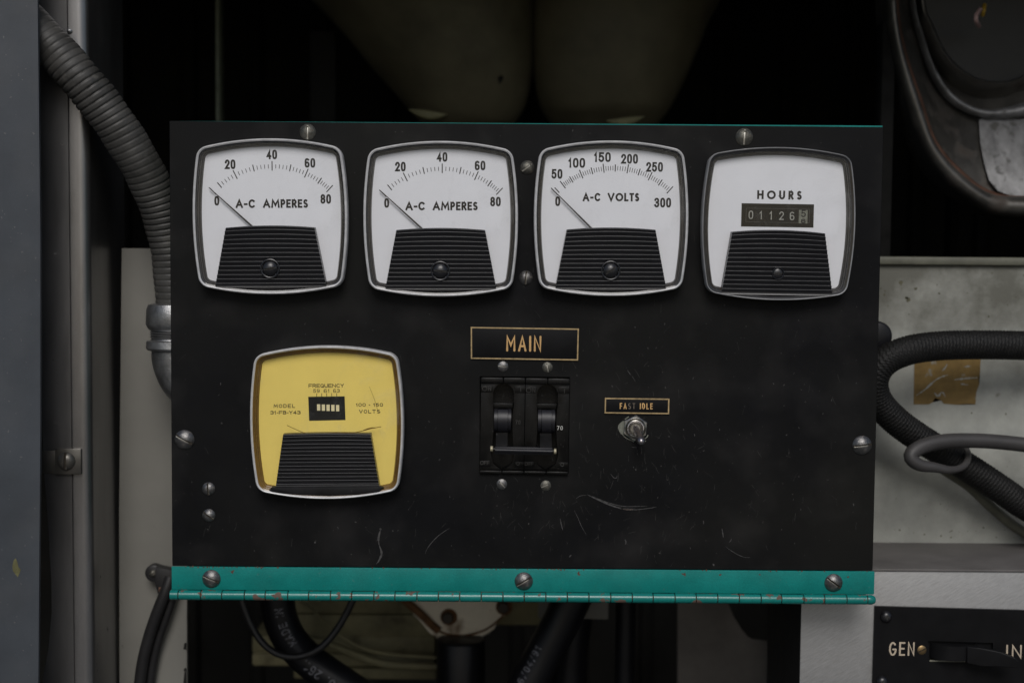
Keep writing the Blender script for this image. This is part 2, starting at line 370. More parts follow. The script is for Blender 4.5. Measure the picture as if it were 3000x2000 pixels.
M['galv'] = mat('galvanised_steel', (.27, .265, .265), .33, .9, spec=.5, var=.25, vscale=26, stretch=(1, 1, .22), rust=(.70, .78, 120, (.05, .045, .04)), grain=.08)
M['cream_sheet'] = mat('putty_paint', (.165, .16, .142), .6, spec=.3, var=.1, vscale=14, grain=.06, rust=(.73, .78, 90, (.10, .095, .08)))
M['conduit'] = mat('conduit_jacket', (.046, .0445, .041), .5, spec=.4, var=.4, vscale=45, rust=(.62, .8, 70, (.12, .115, .1)), bump=.3, bscale=500)
M['fitting'] = mat('cast_fitting', (.30, .30, .30), .38, .9, var=.3, vscale=120, bump=.6, bscale=1200)
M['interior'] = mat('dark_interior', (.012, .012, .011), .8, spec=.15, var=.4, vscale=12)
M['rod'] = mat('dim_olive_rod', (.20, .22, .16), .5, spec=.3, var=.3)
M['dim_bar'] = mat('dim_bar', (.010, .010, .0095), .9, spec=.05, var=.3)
M['tank'] = mat('olive_tank_paint', (.105, .094, .058), .55, spec=.3, var=.35, vscale=14, rust=(.72, .76, 60, (.01, .01, .008)))
M['tank_lip'] = mat('pale_olive_lip', (.22, .21, .11), .6, var=.3, vscale=80)
M['old_steel'] = mat('old_steel', (.10, .095, .085), .38, .7, var=.35, vscale=30, rust=(.55, .75, 45, (.036, .025, .018)), bump=.3, bscale=260)
M['bright_steel'] = mat('mottled_steel', (.21, .21, .21), .46, .5, var=.45, vscale=75, bump=.3, bscale=400, rust=(.56, .68, 110, (.09, .088, .08)), stretch=(1, 1, .45))
M['dark_steel'] = mat('dark_steel', (.03, .03, .028), .5, .3, var=.3, vscale=20)
M['rusty_edge'] = mat('rusty_edge', (.11, .055, .035), .7, .2, var=.4, vscale=80)
M['white_sheet'] = mat('dirty_white_paint', (.33, .335, .305), .6, spec=.3, var=.27, vscale=26, bump=.35, bscale=220, rust=(.72, .80, 44, (.10, .09, .05)), grain=.12, grime_shade=(-.03, .10, (.06, .058, .042)))
M['olive_edge'] = mat('olive_edge', (.10, .10, .075), .6, var=.35, vscale=60)
M['tape'] = mat('ochre_tape_residue', (.185, .122, .044), .65, spec=.2, var=.35, vscale=50, rust=(.585, .625, 60, (.24, .24, .21)), stretch=(1, 1, 1.6))
M['braid'] = mat('braided_sleeve', (.008, .0078, .0075), .6, spec=.25, var=.35, vscale=150)
M['grey_cable'] = mat('grey_cable', (.044, .0415, .041), .5, spec=.4, var=.2, vscale=60, rust=(.70, .73, 70, (.02, .02, .02)), stretch=(.4, 1, 1))
M['black_cable'] = mat('black_cable', (.014, .0135, .014), .42, spec=.45, var=.2)
M['alu'] = mat('brushed_aluminium', (.30, .30, .298), .45, .6, var=.13, vscale=800, bump=.2, bscale=900, stretch=(1.0, 1, .16), rot=-58, grain=.14)
M['ledge'] = mat('grey_ledge', (.11, .103, .098), .55, spec=.35, var=.2, vscale=30, rust=(.72, .78, 160, (.2, .19, .18)))
M['rubber'] = mat('black_rubber', (.008, .008, .0095), .40, spec=.3, var=.35, vscale=40)
M['engine'] = mat('olive_engine_paint', (.20, .18, .10), .6, spec=.25, var=.5, vscale=16, rust=(.58, .74, 26, (.028, .02, .012)), grain=.12)
M['flange'] = mat('stained_cream_paint', (.62, .56, .45), .6, spec=.25, var=.15, vscale=20, rust=(.56, .70, 38, (.13, .07, .03)), grain=.08)
M['rust'] = mat('rust', (.10, .05, .022), .85, spec=.2, var=.5, vscale=120)
M['bolt'] = mat('dark_bolt', (.035, .028, .02), .6, .4, var=.4, vscale=120)
M['brown_plate'] = mat('brown_grey_plate', (.15, .135, .12), .6, spec=.25, var=.25, vscale=25, rust=(.74, .8, 60, (.02, .018, .016)))
M['box_side'] = mat('black_box_side', (.020, .019, .018), .55, spec=.3, var=.2)
M['pink'] = mat('pink_wire', (.45, .30, .28), .5); M['yellow_wire'] = mat('yellow_wire', (.45, .28, .03), .5)

# ------------------------------------------------------------------ the cabinet the panel sits in
cab = empty('machine_cabinet', (0, 0, -.42), 'dark machine cabinet open at the front around the black gauge panel', 'cabinet')
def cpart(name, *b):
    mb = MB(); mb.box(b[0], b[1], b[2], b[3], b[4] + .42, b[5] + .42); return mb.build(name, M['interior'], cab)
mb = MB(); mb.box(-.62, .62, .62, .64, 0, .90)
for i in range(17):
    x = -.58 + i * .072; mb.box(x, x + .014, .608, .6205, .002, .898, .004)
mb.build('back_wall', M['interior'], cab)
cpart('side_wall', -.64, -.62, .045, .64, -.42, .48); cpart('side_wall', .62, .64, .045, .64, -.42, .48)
cpart('header', -.64, .64, -.012, -.002, .325, .50)  # unseen header, added to keep skylight off the deep parts
added_ground = MB(); added_ground.add([(-15, -15, -1.1), (15, -15, -1.1), (15, 15, -1.1), (-15, 15, -1.1)], [(0, 1, 2, 3)])
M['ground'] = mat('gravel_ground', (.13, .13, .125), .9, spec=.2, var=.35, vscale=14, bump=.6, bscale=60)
tag(added_ground.build('ground', M['ground'], None, 0), kind='structure')  # unseen ground sheet, added for bounce light and reflections
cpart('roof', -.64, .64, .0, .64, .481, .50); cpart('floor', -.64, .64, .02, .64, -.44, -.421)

# ------------------------------------------------------------------ left side: sheet, channel, strip, conduit
mb = MB()
mb.poly([(at(-500, 0, -.004).x, .36), (at(109, -250, -.004).x, .36), (at(110, 0, -.004).x, at(110, 0, -.004).z), (at(118, 700, -.004).x, at(118, 700, -.004).z), (at(118, 1250, -.004).x, at(118, 1250, -.004).z), (at(112, 2000, -.004).x, at(112, 2000, -.004).z), (at(110, 2200, -.004).x, -.36), (at(-500, 2200, -.004).x, -.36)], -.004, -.001, .0006)
shn = tag(mb.build('cover_sheet', M['sheet']), 'flat grey-blue painted metal sheet along the left edge', 'metal sheet')
M['stain'] = mat('dull_yellow_stain', (.11, .105, .05), .7, spec=.2, var=.3, vscale=200)
mb = MB(); mb.poly([(at(a, b, -.0041).x, at(a, b, -.0041).z) for a, b in ((40, 1640), (46, 1634), (51, 1646), (54, 1660), (61, 1668), (57, 1678), (52, 1690), (46, 1682), (38, 1672), (36, 1656))], -.00408, -.0035); mb.build('yellow_stain', M['stain'], shn, 0)
chan = empty('steel_channel', (at(180, 1000, .04).x, .04, -.36), 'galvanised steel channel with rounded shiny edge beside the grey-blue sheet', 'channel')
cx0 = chan.location.x
s4 = ppm(.04)
prof = []                                                # x (photo px from channel x=180), y offset
xr = 242; rr = .0065
def X(px): return at(px, 1000, .04).x - cx0
base = [(X(118), .0), (X(206), .0), (X(208), .0012), (X(211), .0012), (X(213), -.0006), (X(236), -.0004)]
xe = X(236)
for k in range(1, 9):
    a = R(90 * k / 8); base.append((xe + rr * math.sin(a), -.0004 + rr * (1 - math.cos(a))))
base += [(xe + rr + .0005, .09), (xe + rr - .002, .093), (X(118), .093)]
rings = []
left = [(-900, 118), (0, 118), (1200, 121), (1300, 122), (1400, 126), (1550, 135), (1700, 142), (1790, 142), (1900, 131), (1990, 113), (2100, 104), (2300, 104)]
for py, lx in left:
    z = at(180, py, .04).z + .36
    ring = [(x if abs(x - X(118)) > 1e-6 else X(lx), y, z) for x, y in base]; rings.append(ring)
mb = MB(); mb.loft(rings, True, True, True); mb.build('channel_body', M['galv'], chan, smooth=30)
mb = MB(); tl, br = at(119, 1313, .037), at(238, 1389, .037); o = chan.location
mb.box(at(150, 0, .037).x - o.x, br.x - o.x, -.0035, -.0008, br.z + .36, tl.z + .36, .0005)
mb.box(at(96, 0, .037).x - o.x, at(146, 0, .037).x - o.x, -.0005, .0003, br.z + .36, tl.z + .358, .0002)
mb.cyl((at(153, 0, .037).x - o.x, -.001, br.z + .36), (at(153, 0, .037).x - o.x, -.001, tl.z + .36), .0022, n=16)
pl = mb.build('clamp_plate', M['old_steel'], chan)
mb = MB(); mb.lathe([(8 * s4, 0), (8 * s4, -.001), (5 * s4, -.0018), (.0001, -.002)], (at(205, 92, .04).x - o.x, -.0004, at(205, 92, .04).z + .36), 'y', 20); mb.build('small_rivet', M['fitting'], chan)

def screw_mb(r, h, sw=.13, depth=.5, n=9, square=False):
    """slotted round-head screw facing -y, slot along z; real groove"""
    mb = MB(); xs = [-1, -.97, -.9, -.75, -.55, -.35, -sw - .06, -sw - .001, -sw + .001, sw - .001, sw + .001, sw + .06, .35, .55, .75, .9, .97, 1]
    rows = []
    for x in xs:
        zz = math.sqrt(max(1 - x * x, 0)); col = []
        for k in range(n * 2 + 1):
            z = zz * math.sin(math.pi / 2 * (k / n - 1)); q = x * x + z * z
            d = h * (1 - q ** 1.25) + .10 * h
            if abs(x) < sw: d = min(d, h * (1 - depth))
            col.append((x * r, -d, z * r))
        rows.append(col)
    mb.loft(rows, closed=False)
    m = 36; mb.loft([[(r * math.cos(2 * math.pi * k / m), y, r * math.sin(2 * math.pi * k / m)) for k in range(m)] for y in (0, -.10 * h)])
    return mb
def slot_bars(o, r, h, sw=.13, depth=.5):
    d = h * (1 - depth); b = MB(); b.box(-r * (sw - .005), r * (sw - .005), -d - r * .015, -d + r * .05, -r * .93, r * .93); b.build('slot_floor', M['bolt'], o)
    b = MB(); b.box(r * sw * .35, r * (sw - .01), -d - r * .05, -d, -r * .9, r * .55, r * .01); b.build('slot_edge', M['slot'], o)
def screw(parent, px, py, rpx, ang, name='screw', m='screw', hk=.42, y=0.0, sw=.13, bright=True, depth=.5):
    """ang: degrees of the slot clockwise from vertical"""
    c = at(px, py, y); r = rpx * ppm(y); lo = c - (parent.matrix_world.translation if parent.parent is None and not parent.location.length else parent.location)
    o = screw_mb(r, r * hk, sw, depth).build(name, M[m], parent, 50, loc=(lo.x, y - parent.location.y, lo.z)); o.rotation_euler = (0, R(ang) - parent.rotation_euler.y, 0)
    if not bright: slot_bars(o, r, r * hk, sw, depth)
    if bright:
        b = MB(); w = r * (sw - .03); L_ = r * .90; d = r * hk * (1 - depth)
        b.box(-w, w, -d - r * .03, -d + r * .05, -L_, L_ * .55, r * .02)
        b.build('slot', M['slot'], o)
    return o
screw(chan, 194, 1350, 27, 0, 'bolt', 'old_steel', .5, y=.0365, bright=False)

# cream strip behind the panel
mb = MB(); y = .10; a = at(354, 727, y); b = at(547, 2000, y)
mb.poly([(at(356, 727, y).x, a.z), (at(560, 729, y).x, a.z), (at(547, 1800, y).x, at(547, 1800, y).z), (at(546, 2200, y).x, -.40), (at(347, 2200, y).x, -.40), (at(349, 1500, y).x, at(349, 1500, y).z)], y, y + .004, .0006)
strip = tag(mb.build('cover_strip', M['cream_sheet']), 'putty coloured upright metal strip behind the left edge of the panel', 'metal strip')
mb = MB()
for py, hh in ((1892, 22), (1960, 10), (1985, 42)):
    pt = at(542, py, y); w = 5 * ppm(y); h2 = hh / 2 * ppm(y)
    mb.poly([(pt.x - w, pt.z - h2 * .7), (pt.x + w * .9, pt.z - h2), (pt.x + w * .9, pt.z + h2), (pt.x - w * .3, pt.z + h2 * .9)], y - .0002, y + .001)
mb.build('chipped_edge', M['interior'], strip)

# flexible conduit
cpath = [(-60, -60, .020), (60, 48, .020), (150, 138, .021), (240, 238, .024), (330, 352, .032), (412, 482, .042), (462, 590, .052), (492, 690, .058), (508, 790, .06), (515, 890, .06)]
pts = [at(*p) for p in cpath]
crad = 59 * ppm(.05)
cond = empty('flexible_conduit', pts[4], 'ribbed grey flexible conduit curving down behind the panel, upper left', 'conduit')
lp = [p - cond.location for p in pts]
def corr(s, a):
    ph = (s + a / (2 * math.pi) * .0047) / .0047 % 1
    return -.00065 * (1 + .5 * math.sin(s * 63 + 1.3)) * (math.exp(-((ph - .5 - .06 * math.sin(s * 140)) / .13) ** 2)) + .0003 * math.sin(s * 190 + 2 * a)
mb = MB(); tube(mb, lp, crad, .00045, 40, corr); mb.build('conduit_hose', M['conduit'], cond, 60)
c = at(515, 900, .06) - cond.location; k = ppm(.06)
mb = MB(); q = [(60, 12), (78, 8), (84, -6), (86, -48), (80, -62), (74, -66)]
mb.lathe([(r * k, h * k) for r, h in q], c, 'z', 48); mb.build('gland_nut', M['fitting'], cond, 35)
mb = MB(); prof2 = [(74, -62)]
for i in range(4): prof2 += [(76, -66 - 7 * i), (70, -69 - 7 * i)]
prof2 += [(72, -95), (84, -98), (86, -118), (82, -124), (70, -128)]
mb.lathe([(r * k, h * k) for r, h in prof2], c, 'z', 48); mb.build('threaded_ring', M['fitting'], cond, 35)
mb = MB(); tube(mb, [c + Vector((0, 0, -120 * k)), c + Vector((2 * k, 0, -160 * k)), c + Vector((28 * k, 0, -215 * k)), c + Vector((85 * k, 0, -255 * k)), c + Vector((190 * k, 0, -270 * k))], 70 * k, .002, 36)
mb.build('elbow', M['fitting'], cond, 40)

# cable pair in a clip, lower left
cab2 = empty('cable_clip', at(451, 1677, .09), 'black cable clip screwed to the putty strip beside the teal hinge', 'cable clip')
k = ppm(.09)
mb = MB(); mb.cyl((0, -.002, 0), (0, .006, 0), 25 * k, n=28, bev=.0008)
mb.poly([(10 * k, 22 * k), (62 * k, 10 * k), (60 * k, -80 * k), (18 * k, -72 * k), (4 * k, -24 * k)], -.004, .005, .0012); mb.build('clip_body', M['black_cable'], cab2)
o = screw_mb(11 * k, 6 * k).build('screw', M['screw_dull'], cab2, loc=(-1 * k, -.002, 0)); o.rotation_euler.y = R(35)
mb = MB(); mb.box(18 * k, 46 * k, -.0052, -.0045, -52 * k, -38 * k, .0003); mb.build('rusty_tab', M['rusty_edge'], cab2)
for nm, lab, pp, r_, m_ in (('black_cable', 'thicker dull black cable curving down from the clip at lower left', [(500, 1690, .088), (487, 1728, .086), (462, 1790, .086), (438, 1860, .088), (420, 1930, .089), (410, 2000, .09), (404, 2090, .09)], 17.5, 'grey_cable'),
                      ('black_cable', 'thinner glossy black cable on the inner side of the lower-left pair', [(518, 1690, .092), (508, 1735, .092), (488, 1800, .092), (466, 1865, .093), (450, 1930, .094), (440, 2000, .095), (436, 2090, .095)], 14, 'black_cable')):
    mb = MB(); tube(mb, [at(*p) for p in pp], r_ * k, .003, 20)
    tag(mb.build(nm, M['black_cable'], None, 60), lab, 'cable', 'cables hanging from the clip')

# ------------------------------------------------------------------ dark background above the panel
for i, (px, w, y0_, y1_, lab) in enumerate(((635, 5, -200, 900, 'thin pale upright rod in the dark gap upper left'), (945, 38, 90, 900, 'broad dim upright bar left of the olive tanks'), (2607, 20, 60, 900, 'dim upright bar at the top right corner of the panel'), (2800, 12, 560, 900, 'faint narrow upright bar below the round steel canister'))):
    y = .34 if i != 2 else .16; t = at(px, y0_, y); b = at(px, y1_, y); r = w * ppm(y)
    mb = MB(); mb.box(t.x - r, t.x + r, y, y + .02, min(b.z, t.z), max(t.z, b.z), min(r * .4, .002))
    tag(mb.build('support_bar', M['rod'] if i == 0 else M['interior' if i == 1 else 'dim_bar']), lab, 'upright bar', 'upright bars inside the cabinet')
def hanging_tank(px, sides, lip, label):  # lip places the pale crescent shape low on the tank front
    y = .24; c = at(px, 0, y); k = ppm(y)
    t = empty('tank', (c.x, y + .09, at(px, 372, y).z), label, 'tank', 'olive tanks above the panel')
    L_ = spline([Vector((q[1], q[0], 0)) for q in sides], 9); Rr = spline([Vector((q[2], q[0], 0)) for q in sides], 9); n = min(len(L_), len(Rr)); rings = []
    for i in range(60):
        a, b = L_[int(i / 59 * (len(L_) - 1))], Rr[int(i / 59 * (len(Rr) - 1))]; ym = (a.y + b.y) / 2; w = max((b.x - a.x) / 2, 1); m = (a.x + b.x) / 2
        rings.append([((m + w * math.cos(2 * math.pi * j / 56) - px) * k, min(w * k * .85, .016 + .155 * min(max((372 - ym) / 372, 0), 1.3)) * math.sin(2 * math.pi * j / 56), (372 - (ym + (b.y - a.y) / 2 * math.cos(2 * math.pi * j / 56))) * k) for j in range(56)])
    mb = MB(); mb.loft(rings, True, True); mb.build('shell', M['tank'], t, 70)
    lx, lz = (lip[0] - px) * k, (372 - lip[1]) * k
    mb = MB(); A = []
    for i in range(13):
        u = i / 12 * 2 - 1; w = 12 * (1 - u * u) + 1.0
        cz = -(1 - u * u) * 10 * lip[2] + u * 8 * lip[3]
        A.append([(lx + u * 58 * k, -.040 + abs(u) * .004 - w * k * .5 * math.cos(a), lz + cz * k + w * k * math.sin(a)) for a in [2 * math.pi * j / 10 for j in range(10)]])
    mb.loft(A, True, True); mb.build('lip', M['tank_lip'], t, 60)  # pale crescent shape low on the tank front
hanging_tank(1255, [(-420, 540, 1570), (-200, 720, 1569), (0, 918, 1568), (80, 993, 1567), (150, 1050, 1566), (229, 1122, 1556), (300, 1186, 1532), (345, 1232, 1490), (372, 1300, 1410)], (1244, 310, 1.0, -.9), 'left olive tank with rounded bottom in the dark above the panel')
hanging_tank(1840, [(-420, 1566, 2350), (-200, 1566, 2240), (0, 1567, 2128), (90, 1568, 2092), (187, 1574, 2052), (260, 1588, 2018), (309, 1610, 1988), (350, 1648, 1945), (382, 1740, 1862)], (1853, 330, 1.0, .9), 'right olive tank with rounded bottom in the dark above the panel')

# round steel canister, upper right
def dense(pts, n=80):
    f = [0]
    for i in range(1, len(pts)): f.append(f[-1] + math.dist(pts[i], pts[i - 1]))
    out = []
    Pv = [Vector((p[0], p[1], 0)) for p in pts]
    S = spline(Pv, f[-1] / 400)
    for i in range(n):
        q = S[min(int(i / (n - 1) * (len(S) - 1)), len(S) - 1)]; out.append((q.x, q.y))
    return out
def arcs(pts):
    """left half outline (top to bottom) mirrored about its last x to a full closed loop"""
    d = dense(pts); mx = d[-1][0]; d = [p if i < len(d) - 1 else (mx, p[1]) for i, p in enumerate(d)]
    return d + [(2 * mx - x, y_) for x, y_ in d[-2::-1]]
o_out = [(2590, -700), (2592, -300), (2594, 0), (2608, 130), (2634, 243), (2673, 369), (2717, 468), (2782, 546), (2869, 611), (2934, 633), (3040, 643)]
o_in = [(2618, -700), (2620, -300), (2622, 0), (2643, 143), (2695, 303), (2726, 399), (2769, 464), (2821, 516), (2869, 551), (2921, 572), (3040, 578)]
r1 = [(2640, -700), (2650, -300), (2664, 0), (2690, 120), (2722, 215), (2765, 285), (2818, 325), (2878, 345), (2960, 348), (3000, 343), (3040, 340)]
r2 = [(2655, -700), (2664, -300), (2678, 0), (2702, 105), (2734, 195), (2778, 265), (2830, 305), (2886, 322), (2960, 312), (3000, 300), (3040, 292)]
r3 = [(2672, -700), (2684, -300), (2700, 0), (2722, 70), (2752, 140), (2795, 195), (2850, 232), (2905, 245), (2960, 243), (3000, 226), (3040, 220)]
can = empty('steel_canister', at(3040, 300, .16), 'large round steel canister with rolled rusty rim at the top right', 'canister')
def ringat(o, y, sx=0): return [at(p[0] + sx, p[1], y) - can.location for p in arcs(o)]
def off(o, d): return [(x + d * (1 if i < len(o) - 3 else .5), y_ - d * max(0, (i - 3)) / 8) for i, (x, y_) in enumerate(o)]
mb = MB(); ro = []
A_, B_ = ringat(o_out, .16), ringat(o_in, .16)
for k in range(11):
    a = math.pi * k / 10; f = (1 - math.cos(a)) / 2
    ro.append([p.lerp(q, f) + Vector((0, -.010 * math.sin(a), 0)) for p, q in zip(A_, B_)])
ro = [[p + Vector((0, .03, 0)) for p in ro[0]]] + ro
mb.loft(ro); mb.build('rolled_rim', M['old_steel'], can, 60)
mb = MB(); mb.loft([[p for p in B_], ringat(off(o_in, 6), .166), ringat(off(o_in, 12), .172)]); mb.build('rim_seam', M['rusty_edge'], can, 60)
mb = MB(); mb.loft([ringat(off(o_in, 11), .170), ringat(r1, .20)]); mb.build('canister_wall', M['old_steel'], can, 60)
mb = MB(); tl = [(2868, 352), (2878, 345), (2960, 348), (3120, 346), (3120, 575), (2960, 573), (2925, 560), (2898, 528), (2884, 480), (2872, 420)]
mb.add([at(x, y_, .1625 + (.033 * (570 - y_) / 225)) - can.location for x, y_ in tl], [tuple(range(len(tl)))]); mb.build('bright_patch', M['bright_steel'], can, 0)  # lighter patch paints the light reflected on the canister wall
mb = MB(); rr_ = []; A_, B_ = ringat(r1, .195), ringat(r2, .195)
for k in range(9):
    a = math.pi * k / 8; f = (1 - math.cos(a)) / 2; rr_.append([p.lerp(q, f) + Vector((0, -.008 * math.sin(a), 0)) for p, q in zip(A_, B_)])
mb.loft(rr_); mb.build('shiny_ridge', M['bright_steel'], can, 60)
mb = MB(); A_, B_ = ringat(r2, .197), ringat(r3, .185); mb.loft([A_, [p.lerp(q, .5) + Vector((0, .012, 0)) for p, q in zip(A_, B_)], B_, ringat(off(r3, 5), .1845), ringat(off(r3, 9), .19)]); mb.build('inner_ring', M['old_steel'], can, 60)
mb = MB(); mb.loft([ringat(off(r3, 9), .19), ringat(off(r3, 12), .215)], False, True); mb.build('recessed_disc', M['dark_steel'], can, 40)
w = MB(); tube(w, [at(2872, 28, .17), at(2861, 44, .165), at(2860, 62, .166), at(2868, 78, .19)], 6.5 * ppm(.17), .001, 14)
tag(w.build('loose_wire', M['pink'], None, 60), 'short pink wire end inside the steel canister', 'wire', 'loose wire ends in the canister')
w = MB(); tube(w, [at(2884, 16, .18), at(2882, 30, .172), at(2879, 46, .175)], 6 * ppm(.17), .001, 14)
tag(w.build('loose_wire', M['yellow_wire'], None, 60), 'short yellow wire end inside the steel canister', 'wire', 'loose wire ends in the canister')

# ------------------------------------------------------------------ right side: white panel, hoses, switch box
y = .12
white = empty('white_sheet', at(2780, 1180, y), 'dirty white metal sheet behind the hoses right of the panel', 'metal sheet')
wz0, wz1 = at(2700, 1600, y).z, at(2700, 776, y).z
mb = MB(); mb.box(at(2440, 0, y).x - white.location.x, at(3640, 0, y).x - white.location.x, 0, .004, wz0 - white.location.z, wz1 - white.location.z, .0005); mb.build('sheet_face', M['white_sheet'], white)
mb = MB(); mb.box(at(2440, 0, y).x - white.location.x, at(3640, 0, y).x - white.location.x, -.004, .006, wz1 - white.location.z, at(2700, 752, y).z - white.location.z, .0015); mb.build('top_edge', M['olive_edge'], white)
mb = MB(); tp = [(2679, 1050), (2873, 1050), (2871, 1096), (2865, 1108), (2869, 1125), (2860, 1150), (2858, 1184), (2840, 1182), (2800, 1185), (2766, 1182), (2757, 1172), (2740, 1165), (2732, 1178), (2722, 1184), (2677, 1184)]
mb.poly([(at(x, q, y - .0004).x - white.location.x, at(x, q, y - .0004).z - white.location.z) for x, q in tp], -.0004, .001); mb.build('tape_residue', M['tape'], white)
mb = MB()
for st in ([(2684, 1158), (2710, 1140), (2745, 1110), (2778, 1097)], [(2795, 1112), (2830, 1108), (2865, 1106)], [(2738, 1150), (2748, 1160), (2760, 1148), (2770, 1162)], [(2825, 1074), (2845, 1072)], [(2775, 1066), (2768, 1078), (2760, 1086)], [(2815, 1124), (2836, 1127)]):
    dd = dense(st, 26) if len(st) > 2 else [(st[0][0] + (st[1][0] - st[0][0]) * i / 9, st[0][1] + (st[1][1] - st[0][1]) * i / 9) for i in range(10)]
    V = []
    for i, (a, b) in enumerate(dd):
        q0, q1 = dd[max(i - 1, 0)], dd[min(i + 1, len(dd) - 1)]; ln = max(math.dist(q0, q1), .01); nx_, ny_ = -(q1[1] - q0[1]) / ln, (q1[0] - q0[0]) / ln
        w_ = random.uniform(.8, 4.2) * (.35 + .65 * math.sin(math.pi * (i + .5) / len(dd)))
        for sg in (1, -1):
            pt = at(a + nx_ * w_ * sg * random.uniform(.6, 1.2), b + ny_ * w_ * sg * random.uniform(.6, 1.2), y - .0006); V.append((pt.x - white.location.x, -.0007, pt.z - white.location.z))
    mb.add(V, [(2 * i, 2 * i + 1, 2 * i + 3, 2 * i + 2) for i in range(len(dd) - 1)])
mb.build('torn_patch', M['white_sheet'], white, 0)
mb = MB()
for px, py, r_ in [(2639, 827, 6), (2682, 845, 4.5), (2661, 879, 6), (2655, 872, 4), (2591, 863, 3), (2593, 852, 2.5), (2640, 834, 4)] + [(random.uniform(2580, 3000), random.choice([random.uniform(800, 960), random.uniform(1200, 1570), random.uniform(1545, 1575)]), random.uniform(.8, 3)) for _ in range(60)]:
    c = at(px, py, y); k_ = ppm(y); n_ = 9; e_ = random.uniform(.6, 1.5)
    mb.add([(c.x - white.location.x + r_ * k_ * math.cos(2 * math.pi * j / n_) * random.uniform(.6, 1.2) * e_, -.0002, c.z - white.location.z + r_ * k_ * math.sin(2 * math.pi * j / n_) * random.uniform(.6, 1.3)) for j in range(n_)], [tuple(range(n_))])
M['grime'] = mat('grime_spot', (.10, .095, .065), .8, spec=.1, var=.5, vscale=200)
tag(mb.build('grime_spots', M['grime'], white, 0), kind='stuff')
# braided hose loop
hp = [(3620, 1060, .095), (3350, 1032, .09), (3130, 1018, .085), (3000, 1012, .083), (2850, 1010, .078), (2740, 1014, .072), (2655, 1028, .066), (2590, 1060, .064), (2560, 1112, .066), (2570, 1170, .072), (2620, 1228, .078), (2690, 1280, .084), (2775, 1332, .088), (2850, 1378, .089), (2925, 1428, .090), (3010, 1485, .090), (3120, 1540, .088), (3300, 1590, .085), (3620, 1610, .085)]
def braid(s, a):
    return .0006 * abs(math.sin(s * 1500 + 10 * a)) * abs(math.sin(s * 1500 - 10 * a)) + .0002 * math.sin(s * 2300 + a * 3)
mb = MB(); tube(mb, [at(*p) for p in hp], 41 * ppm(.078), .00034, 84, braid)
tag(mb.build('braided_hose', M['braid'], None, 70), 'thick black braided hose looping out from behind the right panel edge', 'hose')
gp = [(3620, 1360, .075), (3350, 1340, .07), (3120, 1318, .068), (3000, 1302, .068), (2880, 1291, .066), (2770, 1292, .062), (2700, 1308, .058), (2668, 1335, .055), (2690, 1360, .054), (2740, 1369, .055), (2785, 1376, .058), (2822, 1366, .066), (2836, 1338, .078), (2826, 1312, .095), (2790, 1306, .105)]
mb = MB(); tube(mb, [at(*p) for p in gp], lambda u: (22 if u < .72 else 22 - 12 * min((u - .72) / .12, 1)) * ppm(.065), .002, 24)
tag(mb.build('grey_cable', M['grey_cable'], None, 60), 'grey cable bent round the braided hose at the right', 'cable')
mb = MB(); tube(mb, [at(*p) for p in [(2760, 1372, .105), (2840, 1425, .108), (2910, 1490, .11), (2990, 1552, .112), (3100, 1595, .110), (3620, 1660, .105)]], 15 * ppm(.11), .003, 20)
tag(mb.build('grey_cable', M['olive_edge'], None, 60), 'thin olive-grey cable under the lower braided hose, far right', 'cable')
mb = MB(); c = at(2572, 985, .075); mb.cyl((c.x, c.y, c.z), (c.x, c.y + .03, c.z), 44 * ppm(.075), n=32, bev=.002)
tag(mb.build('round_plug', M['rubber']), 'black round plug behind the panel edge above the hose loop', 'plug')

# switch box with aluminium front
yb = .03
zt = at(2700, 1673, yb).z; xl = at(2345, 1900, yb).x; xr_ = at(3700, 1900, yb).x
sb = empty('switch_box', (xl, yb, -.36), 'aluminium fronted switch box at the lower right with dark ledge', 'switch box')
mb = MB(); mb.box(0, xr_ - xl, 0, .0022, 0, zt + .36, .0004); mb.build('front_panel', M['alu'], sb)
mb = MB(); mb.box(.0006, .0022, .0024, .125, .001, zt + .3585); mb.build('side_panel', M['box_side'], sb)
mb = MB(); mb.box(at(2440, 1673, yb).x - xl, xr_ - xl, -.0012, .091, zt + .3602, zt + .3618, .0005); mb.build('ledge', M['ledge'], sb)
yk = .0272
kp = [at(2564, 1775, yk), at(3420, 1799, yk), at(3420, 2200, yk), at(2551, 2200, yk)]
plate = empty('switch_plate', (at(2780, 1900, yk).x, yk, at(2780, 1900, yk).z), 'black plate lettered GEN and INV at the lower right corner', 'switch plate')
PX_, PZ_ = plate.location.x, plate.location.z
def K(a, b, yy=yk): q = at(a, b, yy); return (q.x - PX_, q.z - PZ_)
# plate is built round the rectangular slot of the switch
sl4 = [K(2719, 1876), K(2909, 1882), K(2909, 1938), K(2719, 1931)]; ou4 = [(p.x - PX_, p.z - PZ_) for p in kp]
mb = MB()
fr = [(p[0], 0, p[1]) for p in ou4] + [(p[0], 0, p[1]) for p in sl4]; bk = [(p[0], .0026, p[1]) for p in ou4] + [(p[0], .0024, p[1]) for p in sl4]
mb.add(fr + bk, [(0, 1, 5, 4), (1, 2, 6, 5), (2, 3, 7, 6), (3, 0, 4, 7), (0, 8, 9, 1), (1, 9, 10, 2), (2, 10, 11, 3), (3, 11, 8, 0), (4, 5, 13, 12), (5, 6, 14, 13), (6, 7, 15, 14), (7, 4, 12, 15), (12, 13, 14, 15)])
mb.build('plate_face', M['plate'], plate, 30)
mb = MB(); a_, b_ = K(2604, 1919), K(2679, 1919); h_ = K(2604, 1879)[1] - a_[1]
text(mb, 'GEN', a_[0], b_[0], a_[1], h_, .0012, -.00008, 'engr', .2, True); mb.build('lettering', M['pale_gold'], plate, 0)
